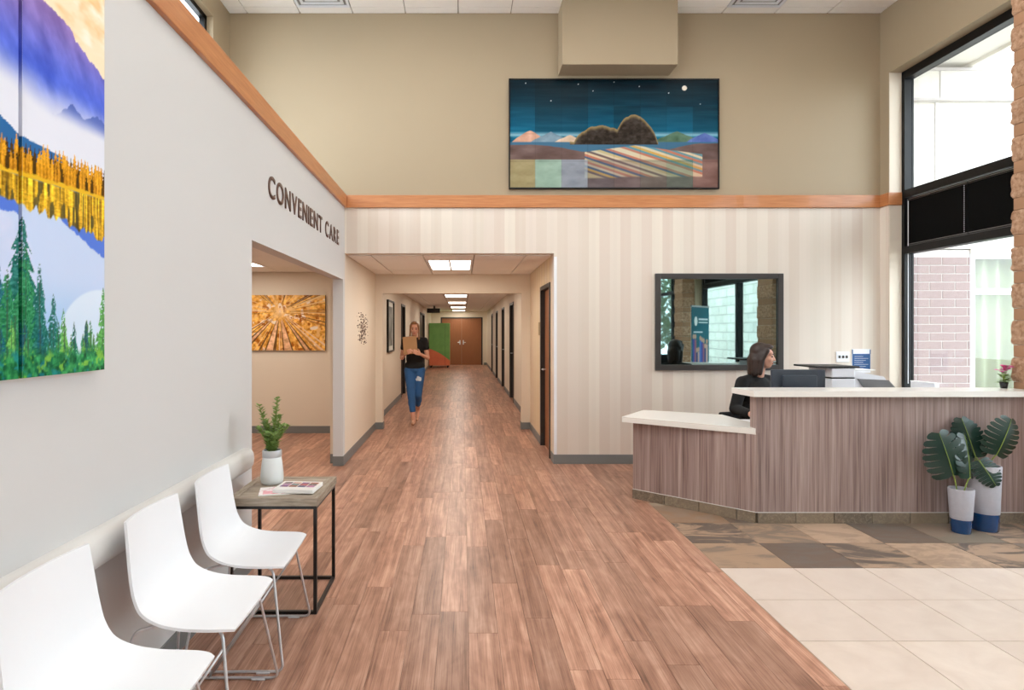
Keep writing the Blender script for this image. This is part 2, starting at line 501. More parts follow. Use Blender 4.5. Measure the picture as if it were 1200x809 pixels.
# tiled floor
struct('floor_tiled',MB().box(XW,5.05,YREAR,5.36,-.006,-.0025),M['grout'],label='stone tiled floor in front of the reception desk')
ftile=bpy.data.objects['floor_tiled']
T=.457; tile_u={}
for key in ('cream_tile','slate_tile'):
    tile_u[key]=MB().bbox(0,1,0,1,-.004,.0005,.0004).mesh(key,M[key])
tile_u['cream_tile']=MB().box(0,1,0,1,-.003,0).mesh('floor_tile',M['cream_tile'])
tile_u['slate_tile']=MB().box(0,1,0,1,-.003,0).mesh('slate_tile',M['slate_tile'])
colx=[XW+.004]+[2.147+T*k for k in range(7)]
rowy=[3.878+T*k for k in range(-17,4)]
for j in range(len(rowy)-1):
    for i in range(len(colx)-1):
        slate=rowy[j]>3.8
        k='slate_tile' if slate else 'cream_tile'
        y1=min(rowy[j+1],5.35)
        link('slate_tile' if slate else 'floor_tile',tile_u[k],ftile,(colx[i]+.0025,rowy[j]+.0025,0),None,(colx[i+1]-colx[i]-.005,y1-rowy[j]-.005,1))

# left wall with the opening to the care area
wl=MB(); wl.box(XL2,XL,YREAR,3.87,0,TT); wl.box(XL2,XL,3.87,6.82,2.13,TT); wl.box(XL2,XL,6.82,YB,0,TT)
struct('wall_left',wl,M['white_paint'])
struct('wall_ledge',MB().box(-2.85,XL2,YREAR,YB+.1,2.6,3.10),M['white_paint'],label='roof ledge over the care area')
wu=MB(); CY=[-3.4,-1.5,.5,2.5,4.5,6.47]
wu.box(-2.85,-2.7,YREAR,YB+.1,3.10,3.35); wu.box(-2.85,-2.7,YREAR,YB+.1,4.95,ZC); wu.box(-2.85,-2.7,6.47,YB+.1,3.35,4.95); wu.box(-2.85,-2.7,YREAR,-3.4,3.35,4.95)
struct('wall_left_upper',wu,M['tan_paint'])
w=sroot('window_clerestory',(-2.8,0,3.35),'clerestory window band above the care sign')
for y in CY: part('mullion',MB().box(-.03,.03,y-.03 if y<6.4 else y-.06,y+.03 if y<6.4 else y,0,1.6),M['black_frame'],w)
for z in (0,1.55): part('rail',MB().box(-.03,.03,-3.4,6.47,z,z+.05),M['black_frame'],w)
for a,b in zip(CY[:-1],CY[1:]): part('pane',MB().box(-.004,.004,a,b,.02,1.58),M['glass'],w)

# back wall: papered below, painted above
wb=MB(); wb.box(1.06,XR+.3,YB,YB+.14,0,TT); wb.box(XL2,1.06,YB,YB+.14,2.44,TT)
struct('wall_back',wb,M['wallpaper'])
struct('wall_back_upper',MB().box(-2.85,XR+.3,YB+.003,YB+.14,TT,ZC+.1),M['tan_paint'])
part('corner_guard',MB().box(1.06,1.092,YB-.004,YB,0,2.40),M['white_plastic'],bpy.data.objects['wall_back'])
struct('soffit_box',MB().box(1.109,2.39,6.63,YB+.002,4.50,ZC),M['tan_paint'],label='boxed soffit hanging above the night landscape picture')
bpy.data.objects['soffit_box'].name='wall_soffit'

# right wall, window bays and pilasters
BAYS=[(4.98,6.78),(1.39,4.53),(-3.4,.87)]
SILL,HEAD=.45,4.47
wr=MB(); X0,X1=XR,5.10
wr.box(X0,X1,6.78,YB+.14,0,ZC+.1); wr.box(X0,X1,YREAR,6.78,HEAD,ZC+.1); wr.box(X0,X1,YREAR,6.78,0,SILL)
wr.box(X0,X1,4.53,4.98,SILL,HEAD); wr.box(X0,X1,.87,1.39,SILL,HEAD); wr.box(X0,X1,YREAR,-3.4,SILL,HEAD)
struct('wall_right',wr,M['tan_paint'])
wl2=MB(); wl2.box(XR-.002,XR+.003,6.782,YB,0,TB); wl2.box(XR,4.975,6.778,6.781,SILL,TB)
struct('wall_right_lower',wl2,M['wallpaper_right'])
struct('wall_rear',MB().box(-5,5.1,YREAR-.14,YREAR,0,ZC+.1),M['white_paint'])
struct('wall_jamb',MB().box(XR+.001,4.978,6.772,6.7785,SILL,HEAD),M['beige_paint'],label='pale window jamb beside the striped wall')

# trims
def trim(name,mb,label): struct(name,mb,M['trim'],label=label)
trim('trim_1',MB().bbox(XL-.01,XL+.028,YREAR,YB,TB,TT,.004),'orange maple trim along the left wall')
trim('trim_2',MB().bbox(XL+.028,XR-.02,YB-.025,YB,TB,TT,.004),'orange maple trim across the back wall')
trim('trim_3',MB().bbox(XR-.02,XR,6.76,YB,TB,TT,.004).bbox(XR-.02,4.975,6.757,6.772,TB,TT,.004),'short maple trim returning to the big window')

# lobby ceiling: grid and lay-in tiles
struct('ceiling',MB().box(-2.85,5.1,YREAR-.14,YB+.14,ZC+.012,ZC+.12),M['grid_ceiling'])
ceil=bpy.data.objects['ceiling']
lob=MB().box(0,1,0,1,-.012,.012).mesh('ceiling_tile',M['tile_ceiling'])
gx=[-2.70,-2.49]+[-2.49+.61*k for k in range(1,13)]; gx=[g for g in gx if g<XR]+[XR]
gy=[YB,6.79]+[6.79-.61*k for k in range(1,18)]
LIGHTS_AT=[]
skip=set()
vent_cells=[(2,1),(10,1)]
fill_lamp_cells=[(c,r) for c in (1,4,7,10) for r in (3,4,8,9,13,14)]
for r in range(len(gy)-1):
    for c in range(len(gx)-1):
        if (c,r) in vent_cells or (c,r) in fill_lamp_cells: continue
        if 1.0<gx[c]+.3<2.45 and r==0: continue
        y0,y1=max(gy[r+1],YREAR),gy[r]
        if y1-y0<.05: continue
        link('ceiling_tile',lob,ceil,(gx[c]+.006,y0+.006,ZC),None,(gx[c+1]-gx[c]-.012,y1-y0-.012,1))
def troffer(x0,x1,y0,y1,z,label,watts,col,warm,split=True,group=None):
    cx,cy=(x0+x1)/2,(y0+y1)/2; w,l=x1-x0,y1-y0
    t=thing('ceiling_light',label,'ceiling light',(cx,cy,z),0,group)
    f=MB(); e=.03
    f.box(-w/2,w/2,-l/2,-l/2+e,-.014,.011).box(-w/2,w/2,l/2-e,l/2,-.014,.011).box(-w/2,-w/2+e,-l/2+e,l/2-e,-.014,.011).box(w/2-e,w/2,-l/2+e,l/2-e,-.014,.011)
    if split: f.box(-.012,.012,-l/2+e,l/2-e,-.020,.011)
    part('frame',f,M['off_white_plastic'],t)
    part('diffuser',MB().box(-w/2+e,w/2-e,-l/2+e,l/2-e,-.004,.008),M[warm],t)
    ld=bpy.data.lights.new('lamp','AREA'); ld.shape='RECTANGLE'; ld.size=w*.85; ld.size_y=l*.85; ld.energy=watts; ld.color=col
    lo=bpy.data.objects.new('lamp',ld); COL.objects.link(lo); lo.parent=t; lo.location=(0,0,-.03)
    return t
for c in (1,4,7,10):  # added lamps, all out of view, to brighten the lobby
    for r in (3,8,13):
        troffer(gx[c]+.008,gx[c+1]-.008,gy[r+2]+.008,gy[r]-.008,ZC,'added out-of-view lobby fill light, %s from the chair wall, %s row from the back wall'%(dict(zip((1,4,7,10),('first','second','third','fourth')))[c],dict(zip((3,8,13),('first','second','third')))[r]),LOBBY_W,(1,.96,.91),'fill_lamp_cool',group='added unseen fill lights in the high lobby ceiling')
for (c,r),lab in zip(vent_cells,('square air vent in the lobby ceiling left of the soffit box','square air vent in the lobby ceiling next to the window corner')):
    t=thing('ceiling_vent',lab,'air vent',((gx[c]+gx[c+1])/2,(gy[r]+gy[r+1])/2,ZC))
    for k,h in enumerate((.30,.24,.18,.12)):
        q=MB(); z0,z1=-.016+.003*k,-.002
        q.box(-h,h,-h,-h+.03,z0,z1).box(-h,h,h-.03,h,z0,z1).box(-h,-h+.03,-h+.03,h-.03,z0,z1).box(h-.03,h,-h+.03,h-.03,z0,z1)
        part('louver',q,M['off_white_plastic'],t)
    part('backing',MB().box(-.3,.3,-.3,.3,-.001,.010),M['grey_metal'],t)

# hallway shell
YP=9.35; YE=27.1; XH=1.06; XH2=1.10; XHL=-1.42
hl=MB(); hl.box(XL2,XL,YB,YP,0,2.6)
struct('wall_hall_left',hl,M['beige_paint'])
struct('wall_hall_stub',MB().box(-1.54,XL2,6.95,9.0,0,2.6),M['beige_paint'])
D1=(7.20,8.08)
hr=MB(); hr.box(XH,XH+.14,YB+.14,D1[0],0,2.6).box(XH,XH+.14,D1[1],YP,0,2.6).box(XH,XH+.14,D1[0],D1[1],2.13,2.6)
struct('wall_hall_right',hr,M['wallpaper_side'])
hp=MB(); hp.box(XL2,-1.25,YP,YP+.15,0,2.6).box(.925,XH+.14,YP,YP+.15,0,2.6).box(-1.25,.925,YP,YP+.15,2.13,2.6)
struct('wall_portal',hp,M['beige_paint'],label='beige portal frame across the hallway')
LD=[(13.8,14.75),(19.9,22.3)]
RD=[(12.8,13.85),(15.65,16.65),(18.6,19.6),(21.7,22.6)]
def side(x0,x1,doors,y0,y1):
    q=MB(); y=y0
    for a,b in doors: q.box(x0,x1,y,a,0,2.6).box(x0,x1,a,b,2.17,2.6); y=b
    return q.box(x0,x1,y,y1,0,2.6)
struct('wall_hall_far_left',side(XHL-.14,XHL,LD,YP+.15,YE),M['beige_paint'])
struct('wall_hall_far_right',side(XH2,XH2+.14,RD,YP+.15,YE),M['beige_paint'])
struct('wall_hall_end',MB().box(XHL-.14,-.99,YE,YE+.14,0,2.6).box(.91,XH2+.14,YE,YE+.14,0,2.6).box(-.99,.91,YE,YE+.14,2.16,2.6),M['beige_paint'])
# hall ceilings
def hall_ceiling(name,x0,x1,y0,y1,xs,ys,holes,label):
    struct(name,MB().box(x0,x1,y0,y1,HC+.012,HC+.1),M['grid_ceiling'],label=label)
    root=bpy.data.objects[name]
    for a,b in zip(xs[:-1],xs[1:]):
        for c,d in zip(ys[:-1],ys[1:]):
            if any(abs((a+b)/2-h[0])<.1 and abs((c+d)/2-h[1])<.3 for h in holes): continue
            link('ceiling_tile',lob,root,(a+.008,c+.008,HC),None,(b-a-.016,d-c-.016,1))
xs=[XL,-1.08,-.47,.14,.75,XH]
hall_ceiling('ceiling_hall',XL2,XH+.14,YB+.14,YP,xs,[YB+.14,7.48,8.70,YP],[(-.165,8.09)],'tiled ceiling of the near hallway')
troffer(-.462,.132,7.488,8.692,HC,'bright double ceiling light in the near hallway ceiling',HALL_W,(1,.94,.85),'lamp_warm')
xs2=[XHL,-1.08,-.47,.14,.75,XH2]
ys2=[YP+.15]+[10.94+1.22*k for k in range(13)]+[YE]
hl_at=[15.21,18.87,22.53,26.19]
hall_ceiling('ceiling_hall_far',XHL-.14,XH2+.14,YP+.15,YE+.14,xs2,ys2,[(-.165,y) for y in hl_at+[11.55]],'tiled ceiling of the far hallway')
for y,w_ in zip([11.55]+hl_at,('first','second','third','fourth','fifth')):
    troffer(-.462,.132,y-.6,y+.6,HC,w_+' recessed ceiling light of the far hallway, counted from the portal',HALL_W*(.55 if y>12 else .9),(1,.94,.85),'lamp_warm',False,'lights along the far hallway ceiling')

# care area seen through the opening
struct('wall_care_back',MB().box(-5.2,-1.54,9.0,9.14,0,2.6),M['beige_paint'])
struct('wall_care_left',MB().box(-5.34,-5.2,YREAR,9.14,0,2.6),M['beige_paint'])
struct('wall_care_near',MB().box(-5.2,XL2,3.0,3.14,0,2.6),M['beige_paint'])
hall_ceiling('ceiling_care',-5.2,XL2,3.14,9.0,[-5.15+.61*k for k in range(7)],[3.41,4.63,5.85,7.07,8.29,8.99],[(-3.015,7.68)],'tiled ceiling of the care area')
troffer(-3.31,-2.71,7.09,8.28,HC,'square bright ceiling light in the care area behind the opening',SIDE_W,(1,.94,.85),'lamp_warm')
troffer(-3.31,-2.71,4.65,5.84,HC-.013,'ceiling light over the care area floor, hidden behind the sign wall',SIDE_W,(1,.94,.85),'lamp_warm')

# baseboards
def baseb(name,*boxes):
    q=MB()
    for b in boxes: q.box(*b,0,.108)
    struct(name,q,M['rubber_base'])
e=.008
baseb('baseboard_back',(1.06-e,XR,YB-e,YB),(1.06-e,1.06,YB,D1[0]-.06))
baseb('baseboard_left',(XL,XL+e,YREAR,3.87),(XL2,XL+e,3.87,3.87+e))
baseb('baseboard_pillar',(XL2,XL+e,6.82-e,6.82),(XL,XL+e,6.82,YP-e),(-1.54,XL2,6.95-e,6.95))
baseb('baseboard_hall_right',(XH-e,XH,D1[1]+.06,YP-e))
baseb('baseboard_portal',(XL+e,-1.25+e,YP-e,YP),(-1.25,-1.25+e,YP,YP+.15),(.925-e,XH-e,YP-e,YP),(.925-e,.925,YP,YP+.15))
def bb_side(x0,x1,doors):
    out=[]; y=YP+.15
    for a,b in doors: out.append((x0,x1,y,a-.05)); y=b+.05
    out.append((x0,x1,y,YE)); return out
baseb('baseboard_far_left',*bb_side(XHL,XHL+e,LD)); baseb('baseboard_far_right',*bb_side(XH2-e,XH2,RD))
baseb('baseboard_care',(-5.2,-1.54,9.0-e,9.0))
baseb('baseboard_end',(.97,XH2-e,YE-e,YE),(XHL+e,-1.05,YE-e,YE))

# doors
dn=[0]
def door(x,sgn,y0,y1,leafmat,label,zt=2.13,lite=False,recess=.06):
    """door in a wall facing along -sgn*X; sgn=+1: right wall"""
    dn[0]+=1; d=sroot('door_%d'%dn[0],(x,(y0+y1)/2,0),label); h=(y1-y0)/2
    X=lambda a:a*sgn
    def bx(mb,a,b,*r): return mb.box(min(X(a),X(b)),max(X(a),X(b)),*r)
    f=MB(); bx(f,-.012,.13,-h,-h+.05,0,zt+.04); bx(f,-.012,.13,h-.05,h,0,zt+.04); bx(f,-.012,.13,-h+.05,h-.05,zt-.01,zt+.04)
    part('frame',f,M['frame_dark'],d)
    leaf=part('leaf',bx(MB(),recess,recess+.045,-h+.049,h-.049,.002,zt-.009),M[leafmat],d)
    hy=h-.13
    k=MB(); k.tube(fillet([(X(recess),hy,1.03),(X(recess-.05),hy,1.03),(X(recess-.05),hy-.11,1.03)],.02),.01)
    k.lathe([(.026,0),(.026,.008)],seg=14) if False else None
    part('handle',k,M['chrome'],leaf,True)
    if lite: part('vision_glass',bx(MB(),recess-.002,recess,-.28,-.16,.95,1.75),M['black_frame'],leaf)
    return d
door(XH,1,D1[0],D1[1],'door_wood','brown wood door with dark frame in the near hallway',2.09,True,.05)
for i,(a,b) in enumerate(RD): door(XH2,1,a,b,'dark_door','dark wood door in the right wall of the far hallway')
for i,(a,b) in enumerate(LD): door(XHL,-1,a,b,'dark_door','dark wood door in the left wall of the far hallway')
struct('light_block_hall_end',MB().box(-1.6,1.4,YE+.16,YE+.24,0,2.6),M['beige_paint'])  # unseen slab added to stop sky light leaking through the end door gaps
d=sroot('door_7',(-.04,YE,0),'wooden double doors closing the end of the hallway')
part('frame',MB().box(-.95,-.89,-.01,.13,0,2.16).box(.89,.95,-.01,.13,0,2.16).box(-.89,.89,-.01,.13,2.11,2.16),M['frame_dark'],d)
for s in (-1,1):
    lf=part('leaf',MB().box(min(.002*s,.892*s),max(.002*s,.892*s),.03,.08,.001,2.112),M['door_wood'],d)
    part('handle',MB().box(min(.05*s,.10*s),max(.05*s,.10*s),.022,.03,.92,1.12).tube(fillet([(.075*s,.03,1.02),(.075*s,-.03,1.02),(.19*s,-.03,1.02)],.02),.011),M['chrome'],lf)

# right-hand windows
wn=[0]
def bay(y0,y1,label,mull=()):
    wn[0]+=1; w=sroot('window_%d'%wn[0],(0,0,0),label)
    a,b=4.98,5.085
    for nm,(p,q,z0,z1) in {'jamb':(y0,y0+.05,SILL,HEAD),'jamb.':(y1-.05,y1,SILL,HEAD)}.items():
        part('jamb',MB().box(a,b,p,q,z0,z1),M['black_frame'],w)
    for z0,z1 in ((SILL,SILL+.06),(2.41,2.49),(3.04,3.128),(HEAD-.09,HEAD)):
        part('transom',MB().box(a,b,y0+.05,y1-.05,z0,z1),M['black_frame'],w)
    ys=[y0+.05]+list(mull)+[y1-.05]
    for y in mull: part('mullion',MB().box(a-.002,b+.002,y-.04,y+.04,SILL+.06,HEAD-.09),M['black_frame'],w)
    for c,d in zip(ys[:-1],ys[1:]):
        for z0,z1 in ((SILL+.06,2.41),(2.49,3.04),(3.128,HEAD-.09)):
            part('pane',MB().box(5.058,5.066,c+(.04 if c in mull else 0),d-(.04 if d in mull else 0),z0,z1),M['glass'],w)
    return w
bay(*BAYS[0],'tall black framed window beside the reception desk')
bay(*BAYS[1],'tall black framed window between the stone pilasters',(2.96,))
bay(*BAYS[2],'tall black framed window near the entrance',(-.4,-1.9))
for i,(a,b) in enumerate([(5.04,5.915),(5.925,6.725),(1.45,2.91),(3.01,4.47),(-.35,.81)]):
    lab=('black window blind beside the stone pilaster at the desk','black window blind in the far half of the desk window','black window blind behind the teal banner between the stone pilasters','black window blind between the pilasters, next to the desk-end pilaster','black window blind on the entrance window')[i]
    t=thing('window_blind',lab,'window blind',(5.025,(a+b)/2,2.5),group='black blinds on the lobby windows')
    h=(b-a)/2
    part('slat_stack',MB().box(-.012,.012,-h,h,.02,.50),M['blind_black'],t)
    part('headrail',MB().box(-.02,.02,-h,h,.50,.53),M['black_metal'],t); part('trim_strip',MB().box(-.022,-.02,-h,h,.515,.520),M['grey_metal'],t)
    part('bottom_rail',MB().box(-.016,.016,-h,h,0,.02),M['black_metal'],t); part('edge_strip',MB().box(-.018,-.016,-h,h,.014,.018),M['grey_metal'],t)
    c=MB()
    for k in range(24): c.ell((-.024,-h+.03,.03+.02*k),(.0035,.0035,.006),seg=6,rings=4)
    part('bead_chain',c,M['off_white_plastic'],t)
    if i==1: part('pull_cord',MB().tube([(-.03,h-.03,.5),(-.03,h-.03,-1.55)],.004,6),M['off_white_plastic'],t)

# stone pilasters of alternating split and smooth courses
def rough_block(seed,h):
    bm=bmesh.new(); bmesh.ops.create_cube(bm,size=1)
    for v in bm.verts: v.co=Vector(((v.co.x+.5)*.27,v.co.y*.45,(v.co.z+.5)*h))
    bmesh.ops.subdivide_edges(bm,edges=bm.edges[:],cuts=9,use_grid_fill=True)
    for v in bm.verts:
        p=v.co.copy(); amp=.011
        edge=min(p.z,h-p.z)/.012
        k=amp*max(0,min(1,edge))
        n=mnoise.fractal(p*16+Vector((seed*7,0,0)),.8,2,4)
        d=(abs(n)*.9+.35)*k
        if p.x<1e-4: v.co.x-=d
        if p.y>.2249: v.co.y+=d
        if p.y<-.2249: v.co.y-=d
    me=bpy.data.meshes.new('stone_block'); bm.to_mesh(me); bm.free(); me.materials.append(M['split_stone']); return me
rb=[rough_block(k,.2) for k in range(4)]
sb=MB().bbox(0,.27,-.222,.222,.003,.102,.004).mesh('stone_band',M['smooth_stone'])
for n,(yc,lab) in enumerate(((4.755,'split stone pilaster at the end of the reception desk'),(1.13,'split stone pilaster in the middle of the window wall'))):
    p=sroot('wall_pilaster' ,(4.59,yc,0),lab)
    part('core',MB().box(.02,.25,-.21,.21,0,ZC),M['mortar'],p)
    for k in range(18):
        z=.305*k-.1
        if z+.2>ZC or z<-.05: 
            pass
        if -.01<z+.0 and z+.2<ZC: link('stone_block',rb[(k+n)%4],p,(0,0,z))
        if z+.2>=0 and z+.305<ZC: link('stone_band',sb,p,(0,0,z+.2))

# outside: brick wing, eave, garden wall, ground
YW=7.2
struct('ground',MB().box(5.1,30,-25,30,-.2,-.05),M['asphalt'],label='pale paving outside the windows')
ext=MB(); ext.box(5.11,6.12,YW+.005,YW+.3,-.05,2.52).box(7.7,14,YW+.005,YW+.3,-.05,2.52).box(6.12,7.7,YW+.05,YW+.3,-.05,.6)
struct('wall_exterior',ext,M['mortar'],label='brick wing outside the desk window')
wx=bpy.data.objects['wall_exterior']
bk=MB().bbox(0,.298,0,.05,0,.093,.004).mesh('brick',M['brick_face']); bkh=MB().bbox(0,.146,0,.05,0,.093,.004).mesh('brick',M['brick_face'])
for c in range(25):
    z=.0+.1016*c
    if z+.1>2.53: break
    x=5.11+(.06 if c%2 else -.09)
    while x<6.12:
        a,b=max(x,5.11),min(x+.298,6.12)
        if b-a>.02: link('brick',bk,wx,(a,YW,z),None,((b-a)/.298,1,1))
        x+=.308
struct('wall_exterior_lintel',MB().box(5.11,14,YW-.02,YW+.3,2.53,2.72).box(6.12,7.7,YW-.01,YW+.3,2.47,2.53),M['limestone'],label='pale stucco lintel over the brick wing')
st=MB(); st.box(5.11,14,YW+.01,YW+.3,2.72,4.30); st.box(5.11,14,YW-.04,YW+.3,4.33,4.66)
struct('wall_exterior_stucco',st,M['limestone'],label='white stucco upper wall outside the desk window')
struct('trim_4',MB().box(5.11,14,YW-.06,YW+.3,4.30,4.33).box(5.70,5.712,YW+.004,YW+.012,2.72,4.30).box(5.72,5.732,YW-.046,YW-.04,4.33,4.66).box(5.11,14,YW-.06,YW+.3,4.66,4.69),M['mortar'],label='stucco joints and coping outside')
struct('roof_eave',MB().box(5.10,6.08,YREAR,YW+.3,4.74,4.95).box(6.06,6.12,YREAR,YW+.3,4.70,5.0),M['soffit_paint'],label='overhanging eave outside the windows')
w=sroot('window_4',(6.12,YW,.6),'curtained window in the brick wing outside')
part('frame',MB().box(0,.06,0,.06,0,1.87).box(1.52,1.58,0,.06,0,1.87).box(.06,1.52,0,.06,0,.06).box(.06,1.52,0,.06,1.81,1.87).box(.06,1.52,-.005,.055,1.38,1.45),M['off_white_plastic'],w)
part('pane',MB().box(.06,1.52,.028,.034,.06,1.38),M['glass'],w); part('pane',MB().box(.06,1.52,.028,.034,1.45,1.81),M['glass'],w)
cu=MB(); n=90; vs=[]
for i in range(n+1):
    u=i/n; x=6.2+u*1.44; y=YW+.13+.035*math.sin(u*46)+.015*math.sin(u*23+1)
    vs+= [(x,y,.62),(x,y,2.44),(x,y+.008,2.44),(x,y+.008,.62)]
fs=[]
for i in range(n): a=4*i; fs+=[(a,a+4,a+5,a+1),(a+2,a+6,a+7,a+3),(a+1,a+5,a+6,a+2),(a+3,a+7,a+4,a)]
cu.add(vs,fs)
tag(part('curtain',cu,M['curtain'],None,True),'pale green curtain hanging in the brick wing window outside','curtain')
# pale block garden building across the yard (seen in the reflective office window)
t=NT('pale_block'); bkx=t.n('ShaderNodeTexBrick'); sx=t.n('ShaderNodeSeparateXYZ'); t.set(sx,0,t.pos()); cb=t.n('ShaderNodeCombineXYZ')
t.set(cb,0,t.math('ADD',sx.outputs[1],sx.outputs[0])); t.set(cb,1,sx.outputs[2]); t.set(bkx,'Vector',cb.outputs[0])
bkx.inputs['Color1'].default_value=lin(196,192,180); bkx.inputs['Color2'].default_value=lin(216,212,200); bkx.inputs['Mortar'].default_value=lin(168,164,152)
bkx.inputs['Scale'].default_value=1; bkx.inputs['Brick Width'].default_value=.62; bkx.inputs['Row Height'].default_value=.3; bkx.inputs['Mortar Size'].default_value=.02
M['pale_block']=t.fin(bkx.outputs[0],.9)
struct('wall_exterior_far',MB().box(9.0,9.3,-9,2.0,-.05,4.2),M['pale_block'],label='pale block building across the yard')

# office window in the back wall, reflecting the lobby
w=sroot('window_5',(2.965,YB,1.644),'dark framed reflective office window behind the receptionist')
hw,hh,fwid=.738,.559,.062
for nm,bx in (('frame_left',(-hw,-hw+fwid,-hh,hh)),('frame_right',(hw-fwid,hw,-hh,hh)),('frame_top',(-hw+fwid,hw-fwid,hh-fwid,hh)),('frame_bottom',(-hw+fwid,hw-fwid,-hh,-hh+fwid))):
    part('frame_bar',MB().bbox(bx[0],bx[1],-.035,-.0005,bx[2],bx[3],.003),M['bronze_frame'],w)
part('pane',MB().box(-hw+fwid,hw-fwid,-.008,-.001,-hh+fwid,hh-fwid),M['mirror_glass'],w)

# ------------------------------------------------------------------ reception desk
DA=Vector((1.57,5.50)); DB=Vector((2.355,4.785))
ddir=(DB-DA).normalized(); dnrm=Vector((-ddir.y,ddir.x))   # points back-right
desk=thing('reception_desk','mauve wood grain reception desk with white tops and slate tile base','reception desk',(2.4,4.8,0))
def dk(name,mb,mat,**k): return part(name,mb.move(-2.4,-4.8,0),mat,desk,**k)
th=.10
a0,a1=DA,DB
p2=DB+Vector((0,th)); p3=DA+dnrm*th
dk('low_panel',MB().prism([tuple(DA),tuple(DB),(DB.x+.03,DB.y+th),tuple(p3)],.088,.708),M['laminate'])
dk('high_panel',MB().box(DB.x+.002,4.56,4.785,4.785+th,.088,1.018),M['laminate'])
dk('end_panel',MB().prism([tuple(p3),tuple(DA+dnrm*.55),tuple(DA+dnrm*.55+ddir*.04),tuple(p3+ddir*.04)],0,.708),M['laminate'])
dk('corner_post',MB().box(DB.x-.0,DB.x+.06,4.785,4.785+th,.722,1.018).move(-.004,-.001,0),M['laminate'])
dk('low_top',MB().prism([(1.456,5.455),(1.80,5.93),(2.43,5.60),(2.50,4.89),(2.352,4.89),(2.352,4.79)],.708,.756),M['quartz'])
dk('transaction_top',MB().prism([(2.30,4.715),(4.56,4.715),(4.56,5.03),(2.265,5.03)],1.018,1.064),M['quartz'])
dk('work_surface',MB().prism([(2.52,4.89),(4.56,4.89),(4.56,5.44),(2.52,5.44)],.70,.735),M['off_white_plastic'])
dk('pedestal',MB().box(4.0,4.45,4.95,5.40,0,.70),M['off_white_plastic'])
# slate tiles along the base
def base_run(p,q,out):
    p=Vector(p); q=Vector(q); L=(q-p).length; u=(q-p)/L; k=0
    while k*.305<L-.01:
        s0,s1=k*.305,min(L,(k+1)*.305)-.006
        A,B=p+u*s0,p+u*s1; o=out*.012
        m=MB().prism([tuple(A+o),tuple(B+o),tuple(B-out*.05),tuple(A-out*.05)],.0005,.084+.001*(k%2))
        dk('base_tile',m,M['slate_base']); k+=1
base_run(DA,DB,-dnrm); base_run((DB.x+.008,4.785),(4.56,4.785),Vector((0,-1)))
dk('edge_strip',MB().prism([tuple(DA-dnrm*.011),tuple(DB-dnrm*.011),(DB.x+.005,4.774),(4.56,4.774),(4.56,4.80),(DB.x+.01,4.80),tuple(DA+dnrm*.02)],.0852,.0878),M['rail'])
dk('plinth',MB().prism([tuple(DA+dnrm*.05),tuple(DB+dnrm*.05),(4.56,4.84),(4.56,4.88),tuple(DB+Vector((0,.1))),tuple(DA+dnrm*.09)],.0,.088),M['black_plastic'])

